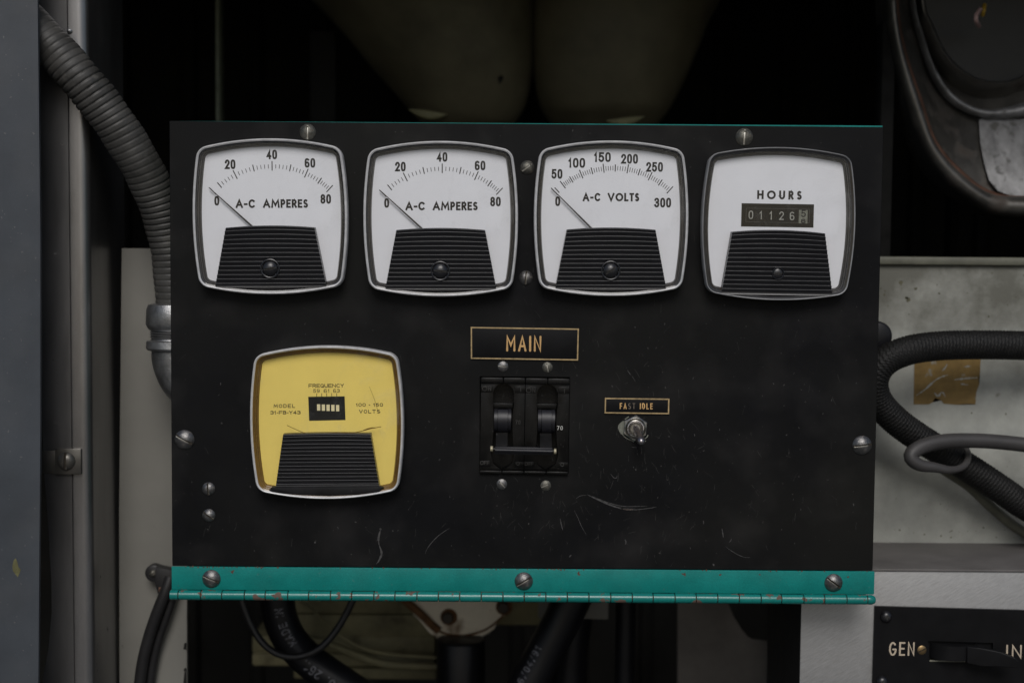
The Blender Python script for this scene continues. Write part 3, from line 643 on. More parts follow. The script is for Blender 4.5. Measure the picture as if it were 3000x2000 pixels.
mb = MB(); a_, b_ = K(2946, 1927), K(3034, 1927); text(mb, 'INV', a_[0], b_[0], a_[1], h_, .0012, -.00008, 'engr', .2, True); mb.build('lettering', M['pale_gold'], plate, 0)
for px, py in ((2595.7, 1804.5), (2584, 1995)):
    c = K(px, py); r = 18 * ppm(yk)
    mb = MB(); mb.lathe([(r, 0), (r * .97, -r * .2), (r * .8, -r * .5), (r * .5, -r * .72), (r * .2, -r * .8), (.0001, -r * .8)], (0, 0, 0), 'y', 32)
    o = mb.build('cross_head_screw', M['ribbed'], plate, 50, loc=(c[0], 0, c[1]))
    mb = MB(); mb.box(-r * .42, r * .42, -r * .83, -r * .78, -r * .1, r * .1); mb.box(-r * .1, r * .1, -r * .835, -r * .785, -r * .42, r * .42); mb.build('cross_slot', M['dark_steel'], o)
mb = screw_mb(13.5 * ppm(yk), 3 * ppm(yk), .14, .8); c = K(2701, 1903); o = mb.build('brass_screw', M['brass'], plate, 50, loc=(c[0], 0, c[1])); o.rotation_euler.y = R(62); bb = MB(); q = 13.5 * ppm(yk); bb.box(-q * .13, q * .13, -.00035, -.0001, -q * .95, q * .95); bb.build('slot_floor', M['bolt'], o)
kn = empty('selector_switch', plate.location + Vector((K(2800, 1905)[0], 0, K(2800, 1905)[1])), 'black selector lever sticking out of the slot between GEN and INV', 'lever switch')
kk = ppm(yk)
mb = MB(); rings = []
for i in range(13):
    a = R(-72 + 144 * i / 12); rings.append([(q, .008 - .0165 * math.cos(a), .0165 * math.sin(a) * .0 + zq) for q, zq in ((math.sin(a) * 74 * kk, 22 * kk), (math.sin(a) * 74 * kk, -22 * kk))])
mb.loft([[(r_[0][0] - 0.0015, r_[0][1], r_[0][2]) for r_ in rings], [(r_[1][0] - 0.0015, r_[1][1], r_[1][2]) for r_ in rings]], closed=False)
mb.build('drum', M['knob'], kn, 60)
mb = MB(); W = [((22, 22), (22, -27), -.0085), ((60, 22), (60, -32), -.012), ((110, 16), (110, -28), -.016), ((146, 4), (146, -26), -.020), ((156, -6), (154, -26), -.021)]
mb.loft([[(a[0] * kk, yy, a[1] * kk), (b[0] * kk, yy, b[1] * kk), (b[0] * kk, yy + .005, b[1] * kk), (a[0] * kk, yy + .005, a[1] * kk)] for a, b, yy in W], True, True); mb.build('lever', M['knob'], kn, 30, bevel=.0005)
mb = MB(); mb.box(-78 * kk, 40 * kk, -.0008, .0002, -33 * kk, -28 * kk, .0002); mb.build('slot_edge', M['slot_trim'], kn)

# ------------------------------------------------------------------ below the panel: engine, hoses
def slab(px0, px1, py0, py1, y, d, o=Vector((0, 0, 0)), bev=.001, mb=None):
    a, b = at(px0, py1, y) - o, at(px1, py0, y) - o
    return (mb or MB()).box(a.x, b.x, y - o.y, y + d - o.y, a.z, b.z, bev)
mb = MB()
for x0, x1, y0_, y1_, yy in ((852, 1275, 1690, 1796, .26), (852, 1275, 1800, 1866, .262), (738, 1275, 1864, 1912, .262), (738, 1275, 1917, 1950, .257), (860, 1278, 1957, 1988, .26), (870, 1275, 1950, 1960, .27)):
    slab(x0, x1, y0_, y1_, yy, .06, bev=.0018, mb=mb)
tag(mb.build('engine_block', M['engine']), 'olive painted finned engine block below the hinge, left of centre', 'engine')
tag(slab(1440, 1592, 1690, 1832, .262, .05, bev=.003).build('cast_lug', M['engine']), 'dark olive cast lug between the cream flange and the dated hose', 'casting')
mb = MB(); tube(mb, [at(*p) for p in [(900, 1868, .245), (960, 1884, .24), (1040, 1916, .238), (1130, 1944, .238), (1285, 1952, .24)]], 11 * ppm(.24), .003, 16)
tag(mb.build('engine_pipe', M['engine'], None, 60), 'thin olive pipe sloping across the finned engine block', 'pipe')
mb = MB(); tube(mb, [at(*p) for p in [(880, 1760, .235), (925, 1795, .232), (985, 1850, .230), (1040, 1888, .232), (1120, 1912, .236), (1280, 1925, .24)]], 5 * ppm(.235), .003, 12)
tag(mb.build('fuel_line', M['engine'], None, 60), 'thin grimy olive line bent along the olive engine block', 'pipe')
y = .225; fl = empty('engine_flange', at(1360, 1800, y), 'rust-stained cream cast flange with two bolts below the hinge', 'flange')
pts_ = [(1180, 1700), (1500, 1700), (1487, 1795), (1455, 1825), (1441, 1838), (1434, 1857), (1400, 1870), (1335, 1884), (1290, 1882), (1276, 1868), (1266, 1850), (1240, 1830), (1210, 1800)]
mb = MB(); mb.poly([(at(a, b, y).x - fl.location.x, at(a, b, y).z - fl.location.z) for a, b in pts_], 0, .03, .002); mb.build('flange_plate', M['flange'], fl)
kf = ppm(y)
mb = MB(); rim = dense([(1215, 1790), (1268, 1835), (1310, 1856), (1360, 1860), (1410, 1848), (1440, 1832), (1475, 1802)], 40)
mb.ribbon([(at(a, b, y).x - fl.location.x, at(a, b, y).z - fl.location.z) for a, b in rim], 7 * kf, -.0004); mb.build('rust_line', M['rust'], fl, 0)
mb = MB(); tube(mb, [at(a, b, .222) - fl.location for a, b in ((1160, 1735), (1195, 1765), (1235, 1800), (1268, 1832), (1290, 1850))], 12 * kf, .002, 14); mb.build('rusty_strap', M['rust'], fl, 60)
for px, py in ((1315, 1806), (1477, 1776)):
    c = at(px, py, y) - fl.location
    mb = MB(); mb.lathe([(25 * kf, .0005), (25 * kf, -.0008), (19 * kf, -.0011), (17 * kf, -.0010)], (0, 0, 0), 'y', 32); w_ = mb.build('washer', M['rust'], fl, 40, loc=(c.x, 0, c.z))
    mb = MB(); mb.cyl((-3 * kf, .0005, 0), (-3 * kf, -.006, 0), 17.5 * kf, n=6, bev=.0006); mb.build('bolt_head', M['bolt'], w_, 30)
mb = MB(); y = .20; c = at(1350, 1960, y + .016); r = 72 * ppm(y + .016)
mb.cyl((c.x, y + .016, at(1350, 1884, y).z), (c.x, y + .016, at(1350, 2250, y).z), r, n=40, bev=.002); tag(mb.build('rubber_boot', M['rubber']), 'black upright rubber boot under the cream flange', 'rubber boot')
tag(slab(1709, 1784, 1690, 1813, .19, .004).build('tab_bracket', M['cream_sheet']), 'pale square metal tab hanging below the hinge', 'bracket', 'pale tabs below the hinge')
tag(slab(1577, 1650, 1690, 1810, .24, .004).build('tab_bracket', M['cream_sheet']), 'pale tab mostly hidden behind the dated black hose', 'bracket', 'pale tabs below the hinge')
def hose(name, pp, rp, label, m='rubber', grp=None, step=.002):
    P = [at(*p) for p in pp]; r = rp * ppm(pp[len(pp) // 2][2]); root = empty(name, P[0], label, 'hose', grp)
    L_ = [p - root.location for p in P]; mb = MB(); tube(mb, L_, r, step, 36); mb.build('hose_body', M[m], root, 60)
    path = spline(P, step); return root, path, frames(path), r
def closest(path, px, py):
    best = min(range(len(path)), key=lambda i: (proj(path[i])[0] - px) ** 2 + (proj(path[i])[1] - py) ** 2); return best
RI = RM.transposed()
def proj(p):
    c = RI @ (p - CAM_P); return (1500 + FPX * c.x / -c.z, 1000 - FPX * c.y / -c.z)
root, path, F, r = hose('coolant_hose', [(806, 1640, .17), (812, 1745, .17), (822, 1810, .17), (850, 1872, .17), (905, 1932, .168), (978, 1985, .165), (1060, 2040, .165), (1150, 2100, .165)], 51, 'thick black hose lettered MADE IN, curving down left of the engine')
mb = MB(); st = .002
i0 = closest(path, 855, 1893); i1 = closest(path, 818, 1772)
tube_text(mb, 'MADE IN', path, F, r, i0 * st, st, 24 * ppm(.17), (i0 - i1) * st, .0008, side=-1, gap=.22)
i0 = closest(path, 1000, 2000); i1 = closest(path, 893, 1935)
tube_text(mb, 'NO. 261.', path, F, r, i0 * st, st, 28 * ppm(.17), (i0 - i1) * st, .0008, side=-1, off=.35, gap=.22)
mb.v = [tuple(Vector(v) - root.location) for v in mb.v]; mb.build('lettering', M['dim_text'], root, 0)
root, path, F, r = hose('coolant_hose', [(1735, 1600, .165), (1700, 1700, .165), (1650, 1808, .165), (1594, 1912, .163), (1542, 2012, .16), (1490, 2120, .16)], 56, 'thick black hose printed with a date, sloping below the hinge')
mb = MB(); i0 = closest(path, 1540, 2000); i1 = closest(path, 1600, 1890)
tube_text(mb, '6/04/91', path, F, r, i0 * st, st, 22 * ppm(.165), (i0 - i1) * st, .0008, side=-1, off=.42, gap=.3)
mb.v = [tuple(Vector(v) - root.location) for v in mb.v]; mb.build('lettering', M['dim_text'], root, 0)
hose('vertical_hose', [(1700, 1600, .21), (1690, 1760, .21), (1672, 1900, .21), (1660, 2080, .21)], 52, 'dim black upright hose right behind the dated hose', 'rubber')
hose('vertical_hose', [(1836, 1600, .2), (1834, 1760, .2), (1832, 1900, .2), (1830, 2080, .2)], 30, 'narrow black upright pipe left of the brown plate', 'rubber')
mb = MB(); tube(mb, [at(*p) for p in [(690, 1640, .14), (708, 1755, .14), (748, 1852, .139), (798, 1906, .137), (862, 1923, .135), (930, 1902, .137), (978, 1855, .139), (1015, 1795, .14), (1050, 1720, .14)]], 10.5 * ppm(.138), .003, 16)
tag(mb.build('thin_cable', M['black_cable'], None, 60), 'thin drooping cable looped in front of the MADE IN hose', 'cable')
y = .23; q = [(1985, 1690), (2125, 1690), (2133, 1772), (2150, 1805), (2172, 1845), (2190, 1866), (2204, 1873), (2262, 1876), (2262, 1950), (2275, 2000), (2300, 2200), (1985, 2200)]
mb = MB(); mb.poly([(at(a, b, y).x, at(a, b, y).z) for a, b in q], y, y + .005, .0006); tag(mb.build('mounting_plate', M['brown_plate']), 'brown-grey plate with a curved cutout below the hinge right', 'plate')

# ------------------------------------------------------------------ the control panel
TL, TR, BL, BR = at(494.6, 353), at(2587, 374), at(506, 1656), at(2558, 1671.5)
x0, x1 = (TL.x + BL.x) / 2, (TR.x + BR.x) / 2; z1, z0 = (TL.z + TR.z) / 2, (BL.z + BR.z) / 2
BS = ppm(0) / 4.356                                       # metres per pixel of the breaker detail
bc = at(1380 + 682 / 4.356, 1080 + 722 / 4.356)           # breaker centre
panel = empty('control_panel', (0, 0, z0), 'black painted instrument panel with scratches holding the gauges', 'panel')
hx0, hx1, hz0, hz1 = bc.x - 572 * BS, bc.x + 572 * BS, bc.z - 624 * BS, bc.z + 622 * BS
xs = [x0, hx0, hx1, x1]; zs = [0, hz0 - z0, hz1 - z0, z1 - z0]; mb = MB(); th = .002
vs = [(x, yy, z) for yy in (0, th) for z in zs for x in xs]; fs = []
for j in range(3):
    for i in range(3):
        if i == 1 and j == 1: continue
        a = j * 4 + i; fs += [(a, a + 1, a + 5, a + 4), (a + 16, a + 20, a + 21, a + 17)]
for i in range(3):
    fs += [(i, i + 16, i + 17, i + 1), (12 + i, 13 + i, 29 + i, 28 + i), (4 * i, 4 * i + 4, 4 * i + 20, 4 * i + 16), (4 * i + 3, 4 * i + 19, 4 * i + 23, 4 * i + 7)]
fs += [(5, 6, 22, 21), (9, 25, 26, 10), (5, 21, 25, 9), (6, 10, 26, 22)]
mb.add(vs, fs); mb.build('panel_face', M['panel'], panel, 30, bevel=.0004)
for px, py, rp, ang, m_ in ((901.6, 387, 23.5, 0, 'screw_dull'), (2180.4, 401.5, 25.5, 4, 'screw_dull'), (1544.6, 491, 20.5, 52, 'screw_dull'), (1540.8, 813.8, 21, 4, 'screw'),
                        (540.8, 1287, 29, 118, 'screw'), (2525.5, 1303.5, 28.5, 82, 'screw'), (611, 1431, 19.5, -5, 'screw'), (612, 1509, 19.5, -55, 'screw'),
                        (1473.6, 1073, 15.5, 93, 'screw'), (1603.5, 1075.7, 15.5, -13, 'screw_dull'), (1470.2, 1417.4, 15.5, -42, 'screw'), (1599, 1421.6, 15.5, 66, 'screw_dull')):
    screw(panel, px, py, rp, ang, 'screw', m_, .30 if rp < 17 else .5, bright=(m_ == 'screw_dull' or rp < 17))
def scratch(pts, w, m_='scratch', taper=True, jit=0):
    d = dense([(a, b) for a, b in pts], 24) if len(pts) > 2 else pts
    mb = MB(); n = len(d); L_ = []
    P = [at(a, b, 0) for a, b in d]; wv = w * ppm(0)
    vs = []
    for i, p in enumerate(P):
        t = (P[min(i + 1, n - 1)] - P[max(i - 1, 0)]).normalized(); nn = Vector((-t.z, 0, t.x))
        u = i / (n - 1); ww = wv * (.12 + .88 * math.sin(math.pi * min(max(u, .02), .98)) ** .7) * random.uniform(.75, 1.2) / 2
        vs += [(p.x + nn.x * ww, -.00005, p.z - z0 + nn.z * ww), (p.x - nn.x * ww, -.00005, p.z - z0 - nn.z * ww)]
    mb.add(vs, [(2 * i, 2 * i + 1, 2 * i + 3, 2 * i + 2) for i in range(n - 1)]); mb.build('scratch_mark', M[m_], panel, 0)
f5 = lambda pts: [(1600 + a / 2.45, 1350 + b / 2.45) for a, b in pts]
f3 = lambda pts: [(500 + a / 2.94, 1400 + b / 2.94) for a, b in pts]
scratch(f5([(295, 240), (380, 280), (480, 322), (570, 342), (640, 342)]), 5)
scratch(f5([(330, 250), (430, 292), (540, 322), (640, 325), (730, 322)]), 2.2)
scratch(f5([(520, 330), (560, 343), (600, 347), (630, 343)]), 3.6, 'scratch_bright')
scratch(f5([(600, 352), (680, 345), (750, 336), (795, 328)]), 2.2)
scratch(f5([(215, 268), (245, 250), (290, 243)]), 1.6)
scratch(f5([(1285, 610), (1340, 650), (1410, 685), (1468, 692)]), 1.8)
scratch(f5([(100, 410), (108, 450), (119, 495)]), 3)
scratch(f5([(1262, 485), (1268, 520), (1272, 548)]), 3.5); scratch(f5([(1332, 555), (1325, 570), (1314, 585)]), 2.5)
scratch(f5([(1128, 425), (1130, 440), (1128, 452)]), 3); scratch(f5([(565, 560), (572, 578), (570, 598)]), 4)
scratch(f5([(625, 40), (635, 52), (648, 66)]), 4.5); scratch(f5([(462, 90), (485, 118), (505, 120), (510, 100)]), 2)
scratch(f5([(200, 350), (225, 400), (255, 470), (290, 530)]), 1.6); scratch(f5([(165, 690), (172, 680), (182, 672)]), 4)
scratch(f5([(2203, 302), (2206, 312), (2208, 322)]), 3); scratch(f5([(1198, 735), (1202, 744), (1203, 752)]), 5)
scratch(f3([(1808, 440), (1795, 490), (1790, 530), (1795, 575)]), 6); scratch(f3([(1795, 575), (1812, 620), (1815, 660), (1790, 715), (1770, 738)]), 6.5)
scratch(f3([(1800, 432), (1808, 438), (1816, 434)]), 6); scratch(f3([(2400, 430), (2300, 500), (2220, 590), (2190, 650)]), 2)
scratch(f3([(1840, 525), (1870, 500)]), 1.5); scratch(f3([(1240, 545), (1243, 552), (1240, 560)]), 5); scratch(f3([(1585, 374), (1595, 378), (1602, 376)]), 3)
f7 = lambda pts: [(1340 + a / 2.903, 930 + b / 2.903) for a, b in pts]
scratch(f7([(1445, 445), (1460, 468), (1475, 488)]), 2.6); scratch(f7([(1480, 490), (1500, 520), (1515, 545)]), 1.3)
scratch(f7([(1480, 1101), (1505, 1103), (1530, 1102)]), 1.8); scratch(f7([(1500, 1270), (1508, 1280), (1515, 1290)]), 4)
for k in range(46):
    a, b = random.uniform(540, 2520), random.uniform(900, 1640)
    if (730 < a < 1190 and b < 1470) or (1380 < a < 1710 and b < 1440): continue
    q = random.uniform(-1, 1) * 3; L_ = random.uniform(2, 8)
    scratch([(a, b), (a + q * .5 + 1, b + L_ * .5), (a + q, b + L_)], random.uniform(.7, 2.2))
sc_ = MB()
for k in range(360):
    a = random.choice([random.uniform(530, 2530), random.gauss(1850, 260), random.gauss(1560, 120), random.gauss(1870, 90)]); b = random.choice([random.uniform(420, 1640), random.gauss(1480, 110), random.gauss(1300, 130)])
    if not (520 < a < 2540 and 380 < b < 1645): continue
    q = random.gauss(0, 1) * 9; L_ = random.uniform(3, 26); w_ = random.uniform(.35, .9) * ppm(0)
    P0, P1, P2 = at(a, b), at(a + q * .5 + random.uniform(-2, 2), b + L_ * .5), at(a + q, b + L_)
    sc_.ribbon([(P0.x, P0.z - z0), (P1.x, P1.z - z0), (P2.x, P2.z - z0)], w_, -.00004)
M['scuff'] = mat('fine_scuff', (.040, .039, .037), .7, spec=.15, var=.6, vscale=300)
tag(sc_.build('fine_scuffs', M['scuff'], panel, 0), kind='stuff')
# teal enclosure behind the panel
mb = MB(); ez = z0
pts_ = [(x0 - .0005, z1 + .00025 - ez), (x1 + .0002, z1 + .00125 - ez), (x1 - .0006, .004), (x0 + .001, .004)]
inner = [(p[0] - .002 * (1 if p[0] > 0 else -1), p[1] - .002 * (1 if p[1] > .1 else -1)) for p in pts_]
mb.loft([[(p[0], y_, p[1]) for p in q] for q, y_ in ((inner, .0032), (pts_, .0032), (pts_, .045), (inner, .045), (inner, .0034))])
enc = tag(mb.build('enclosure_box', M['teal'], None, 30, loc=(0, 0, ez)), 'shallow teal metal enclosure right behind the black panel', 'enclosure')

# ------------------------------------------------------------------ teal piano hinge
hl = [at(505, 1656, -.001), at(2561.5, 1672, -.001)]
hz = (hl[0].z + hl[1].z) / 2; hang = 0.0
hinge = empty('piano_hinge', (0, -.0002, z0), 'long teal painted piano hinge with rust chips along the panel bottom', 'hinge')
lz0 = at(1500, 1728 + (1742 - 1728) * .48 , -.002).z - z0       # where leaf meets knuckles
bz = at(1500, 1749.5, -.004).z - z0; br_ = 14.2 * ppm(-.004); nz = lz0 + 1.0 * ppm(0)
xl_, xr2 = at(503, 1700, -.001).x, at(2561.5, 1700, -.001).x
mb = MB(); mb.box(xl_, xr2, -.0014, .0005, nz, -.00015, .0005); mb.build('leaf', M['teal'], hinge, 30)
bounds = [497, 523, 589, 651, 717, 778, 844, 905, 969, 1031, 1096, 1157.5, 1222, 1284.5, 1347, 1410, 1473.5, 1536, 1599, 1662, 1725, 1789, 1852, 1913, 1977, 2039, 2102, 2165, 2229, 2289, 2354, 2415, 2480, 2541, 2567]
for i in range(len(bounds) - 1):
    a = at(bounds[i], 1745, -.004).x + .0003; b = at(bounds[i + 1], 1745, -.004).x - .0003
    mb = MB(); up = (i % 2 == 0)
    if i == len(bounds) - 2:
        mb.lathe([(br_ * .98, 0), (br_, .0004), (br_, (b - a) * .55), (br_ * .72, (b - a) * .92), (br_ * .5, b - a)], (a, -.0028, bz), 'x', 28)
    else:
        mb.lathe([(br_ * .95, 0), (br_, .00018), (br_, b - a - .00018), (br_ * .95, b - a)], (a, -.0028, bz), 'x', 28)
    if i < len(bounds) - 2:
        if up: mb.box(a, b, -.0014, .0003, bz, nz - .00002)
        else: mb.box(a + .0002, b - .0002, -.0019, .0003, bz, nz - .0005, .0004)
    mb.build('knuckle', M['teal_worn'], hinge, 40)
mb = MB(); mb.cyl((at(500, 1745, -.004).x, -.0028, bz), (at(2560, 1745, -.004).x, -.0028, bz), br_ * .6, n=16); mb.build('hinge_pin', M['rust'], hinge)
for px, py, ang in ((619.6, 1694.4, 112), (1534.5, 1701.3, 58), (2441.8, 1706, 126)):
    c = at(px, py, -.0016); r = 27 * ppm(-.002)
    o = screw_mb(r, r * .5).build('screw', M['screw'], hinge, 50, loc=(c.x, -.0014, c.z - z0)); o.rotation_euler.y = R(ang); slot_bars(o, r, r * .5)
mb = MB()
for k in range(70):
    a = random.choice([random.uniform(510, 2555), random.uniform(1380, 1720), random.uniform(500, 800)]); p = at(a, 1656 + (a - 505) * .0078, -.002)
    s_ = random.uniform(.8, 3.2) * ppm(0); h_ = random.uniform(.8, 3.4) * ppm(0)
    zc = -.00015 - h_ * random.uniform(-.4, .8)
    n_ = 7; mb.add([(p.x + s_ * math.cos(2 * math.pi * j / n_) * random.uniform(.6, 1.2), -.00146 - .00001 * (k % 5), zc + h_ * math.sin(2 * math.pi * j / n_) * random.uniform(.6, 1.2)) for j in range(n_)], [tuple(range(n_))])
mb.build('rust_chips', M['rusty_edge'], hinge, 0)

# ------------------------------------------------------------------ panel meters
MSEG = 20
def outline(inset, Rc=112, ct=631, cb=629, h=612, sx=38, sz=60):
    """barrel-shaped meter outline in meter pixels, offset inwards by inset (counter-clockwise)"""
    cs = [(ct - Rc, h - Rc), (-(ct - Rc), h - Rc), (-(cb - Rc), -(h - Rc)), (cb - Rc, -(h - Rc))]; sag = [sz, sx, sz - 4, sx]; out = []; ra = Rc - inset
    segs = []
    for i in range(4):
        a, b = Vector(cs[i]), Vector(cs[(i + 1) % 4]); d = (b - a); n = Vector((d.y, -d.x)).normalized(); L_ = d.length; s_ = sag[i]
        pts = []
        for k in range(MSEG + 1):
            t = k / MSEG; u = 2 * t - 1
            p = a + d * t + n * s_ * (1 - u * u); tn = d / L_ - n * (s_ * 4 * u / L_); nn = Vector((tn.y, -tn.x)).normalized(); pts.append((p, nn))
        segs.append(pts)
    for i in range(4):
        for p, nn in segs[i]: out.append(p + nn * ra)
        p, n0 = segs[i][-1]; n1 = segs[(i + 1) % 4][0][1]; a0 = math.atan2(n0.y, n0.x); a1 = math.atan2(n1.y, n1.x)
        if a1 < a0: a1 += 2 * math.pi
        for k in range(1, 9): a = a0 + (a1 - a0) * k / 9; out.append(p + Vector((math.cos(a), math.sin(a))) * ra)
    return out
MS = ppm(-.010) / 2.959
def ring(inset, y, **kw): return [(p.x * MS, y, p.y * MS) for p in outline(inset, **kw)]
DY = -.0050                                              # dial depth
def cover_mb(tw=381, bw=477, top=-92, bot=-588, first=-132, pitch=37.3, nrib=13, bow=18, front=-.0108, low=-640, cut=0):
    mb = MB(); rows = []; zs_ = [(top, 0), (top - 3, -.0006), (top - 8, -.0008)]
    zz = top - 10
    z_ = first + pitch * .5
    amp = .0012
    samples = []
    for i in range(nrib):
        for ph in (0, .06, .12, .18, .24, .28, .34, .6, .8, .97):
            q_ = math.sin(ph / .28 * math.pi / 2) if ph < .28 else 1 - (ph - .28) / .72 * .92
            samples.append((z_ - pitch * (i + ph), -amp * min(q_, .97)))
    samples = [s for s in samples if s[0] < top - 16 and s[0] > bot - 2]
    zs_ += samples + [(bot - 4, -.0004), (bot - 12, -.0006), (low, .0022)]
    nx = 25
    def row(z, dy, skirt=False):
        t = min(max((top - z) / (top - bot), 0), 1); w = tw + (bw - tw) * t
        bo = bow * (1 - t) ** 3; lowb = 0
        if z < bot - 13: lowb = 26
        r_ = []
        for i in range(nx):
            u = i / (nx - 1) * 2 - 1; zc = z + bo * (1 - u * u) - lowb * (-(u * u) * .9 + .0)
            r_.append((w * u * MS, front + dy, zc * MS))
        return [(r_[0][0] - 2 * MS, DY, r_[0][2])] + r_ + [(r_[-1][0] + 2 * MS, DY, r_[-1][2])]
    first_row = row(top + 2, 0); rows.append([(x, DY, z) for x, _, z in first_row])
    for z, dy in zs_: rows.append(row(z, dy))
    mb.loft(rows, closed=False); return mb
def meter(label, px, py, tilt, kind):
    c = at(px, py, -.010); t = empty('panel_meter', (c.x, 0, c.z), label, 'meter', 'square gauges on the panel', R(tilt))
    thin = kind == 'hours'; kw = dict(ct=622, cb=618, h=610, sx=44, sz=52) if thin else {}
    lip = 15 if thin else 25
    mb = MB(); mb.loft([ring(6, .0005, **kw), ring(2, -.0015, **kw), ring(0, -.006, **kw), ring(1, -.0098, **kw), ring(4, -.0111, **kw), ring(lip * .5, -.0117, **kw), ring(lip - 4, -.0113, **kw), ring(lip, -.0104, **kw)])
    mb.build('bezel', M['grey_bezel' if thin else 'chrome'], t, 50)
    rm = M['amber'] if kind == 'freq' else M['rim']
    mb = MB(); mb.loft([ring(lip - 1, -.0106, **kw), ring(34, -.0103, **kw), ring(38, -.0090, **kw), ring(46, -.0086, **kw), ring(50, -.0072, **kw), ring(58, -.0068, **kw), ring(68, DY + .0003, **kw)]); mb.build('lens_edge', rm, t, 30)
    mb = MB(); o_ = ring(60, DY, **kw); mb.add(o_, [tuple(range(len(o_)))]); face = mb.build('dial_face', M['yellow'] if kind == 'freq' else M['dial'], t, 0)
    g = MB(); o_ = ring(36, -.0094, **kw); g.add(o_, [tuple(range(len(o_)))]); g.build('lens', M['glass'], t, 0)
    ink = MB(); yi = DY - .00006
    def tx(s_, a, b, z, h_, th_, sty='cond', gap=.1): text(ink, s_, a, b, z, h_, th_, yi, sty, gap, False, MS)
    def num(s_, cx_, cz_, h_=82): w = (1.12 if len(s_) == 2 else (.52 if len(s_) == 1 else 1.74)) * h_; tx(s_, cx_ - w / 2, cx_ + w / 2, cz_ - h_ / 2, h_, 16.5, 'cond', .085)
    def tick(pv, ang, r0, r1_, w):
        s_, c_ = math.sin(R(ang)), math.cos(R(ang)); _zc[0] = (_zc[0] + 1) % 12
        ink.ribbon([((pv[0] + r0 * s_) * MS, (pv[1] + r0 * c_) * MS), ((pv[0] + r1_ * s_) * MS, (pv[1] + r1_ * c_) * MS)], w * MS, yi - 4e-6 * _zc[0])
    def scale(pv, marks, sub, rl, rm_, rs, longs):
        for i, (v, a) in enumerate(marks):
            lg = v in longs; tick(pv, a, *(rl if lg else rm_), 8.5)
            if i and i - 1 not in sub:
                for k in range(1, 5): tick(pv, marks[i - 1][1] + (a - marks[i - 1][1]) * k / 5, *rs, 5.2)
    needle = None
    if kind == 'amp':
        scale((11.5, -280), [(0, -45.5), (10, -39.3), (20, -26.3), (30, -12.9), (40, 0), (50, 12.6), (60, 24.2), (70, 34.7), (80, 43.4)], {0}, (680, 761), (690, 749), (699, 734), {0, 20, 40, 60, 80})
        for s_, a, b in (('0', -470, 142), ('20', -350, 455), ('40', 10.5, 538), ('60', 339, 465), ('80', 472, 155)): num(s_, a, b)
        tx('A-C AMPERES', -308, 318, 79, 74, 16.5, 'deco', .1); needle = ((-531, 255), (-150, -92))
    if kind == 'volt':
        pv = (765 - 741.5, 803.5 - 1085)
        scale(pv, [(0, -44.6), (25, -42.7), (50, -37.3), (75, -30.5), (100, -22.8), (125, -15.1), (150, -6.9), (175, 1.1), (200, 9.7), (225, 17.8), (250, 25.9), (275, 34.1), (300, 42.4)], {0, 1}, (686, 764), (692, 752), (701, 740), {0, 50, 100, 150, 200, 250, 300})
        for s_, a, b in (('0', 282, 650), ('50', 275, 415), ('100', 445, 320), ('150', 667, 270), ('200', 902, 284), ('250', 1119, 353), ('300', 1192, 660)): num(s_, a - 741.5, 803.5 - b, 84)
        tx('A-C VOLTS', 498 - 741.5, 988 - 741.5, 803.5 - 650, 72, 16.5, 'deco', .12); needle = ((-519, 268), (-150, -98))
    if kind == 'hours': tx('HOURS', -180, 207, 216, 76, 17.5, 'deco', .38)
    if kind == 'freq':
        f = lambda a, b: ((a - 792.5) / 1.039, (795 - b) / 1.039)
        def ft(s_, a, b, base, top, gap=.2, w=5.4):
            p, q = f(a, base), f(b, top); text(ink, s_, p[0], q[0], p[1], q[1] - p[1], w, yi, 'wide', gap, False, MS)
        ft('FREQUENCY', 622, 943, 480, 447, .12); ft('59', 664, 722, 526, 494, .22, 4.4); ft('61', 759, 812, 526, 494, .22, 4.4); ft('63', 845, 905, 526, 494, .22, 4.4)
        ft('MODEL', 303, 497, 662, 629, .3); ft('31-FB-Y43', 272, 547, 722, 690, .14); ft('100 - 150', 1050, 1295, 655, 625, .22); ft('VOLTS', 1078, 1270, 717, 684, .28)
        for q in (695, 740, 785, 831, 876): a = f(q, 532); b = f(q, 562); ink.ribbon([(a[0] * MS, a[1] * MS), (b[0] * MS, b[1] * MS)], 4.5 * MS, yi)
    ink.build('lettering', M['ink'], face, 0)
    if needle:
        (a, b), (c_, d) = needle; mb = MB(); v = Vector((c_ - a, d - b)).normalized(); n_ = Vector((-v.y, v.x)); yn = -.0074
        P = [Vector((a, b)) + n_ * 3, Vector((c_, d)) + n_ * 8, Vector((c_, d)) - n_ * 8, Vector((a, b)) - n_ * 3]
        mb.poly([(q.x * MS, q.y * MS) for q in P], yn, yn + .0004); mb.build('needle', M['needle'], t, 0)
    if kind == 'hours':
        win = [(-306, 180), (322, 170), (318, -30), (-310, -20)]; win = [(-313, 178), (316, 178), (316, -23), (-313, -23)]
        mb = MB(); mb.poly([(a * MS, b * MS) for a, b in win], DY - .0001, DY + .001); w_ = mb.build('counter_window', M['drum'], t, 20)
        d = MB(); inn = [(-272, 136), (278, 136), (278, 17), (-272, 17)]; d.ribbon([(a * MS, b * MS) for a, b in inn], 4 * MS, DY - .00022, True); d.build('window_frame', M['embossed'], w_, 0)
        d = MB()
        for s_, a in (('0', -230), ('1', -142), ('1', -55), ('2', 36), ('6', 128)): ww = 20 if s_ != '1' else 14; text(d, s_, a - ww, a + ww, 40 - a * .012, 72, 8.5, DY - .00020, 'cond', 0, False, MS)
        d.build('digit_drum', M['digit'], w_, 0)
        d = MB(); d.poly([(q[0] * MS, q[1] * MS) for q in ((186, 128), (262, 128), (262, 12), (186, 12))], DY - .0003, DY - .00012); dr = d.build('tenths_drum', M['chip'], w_, 0)
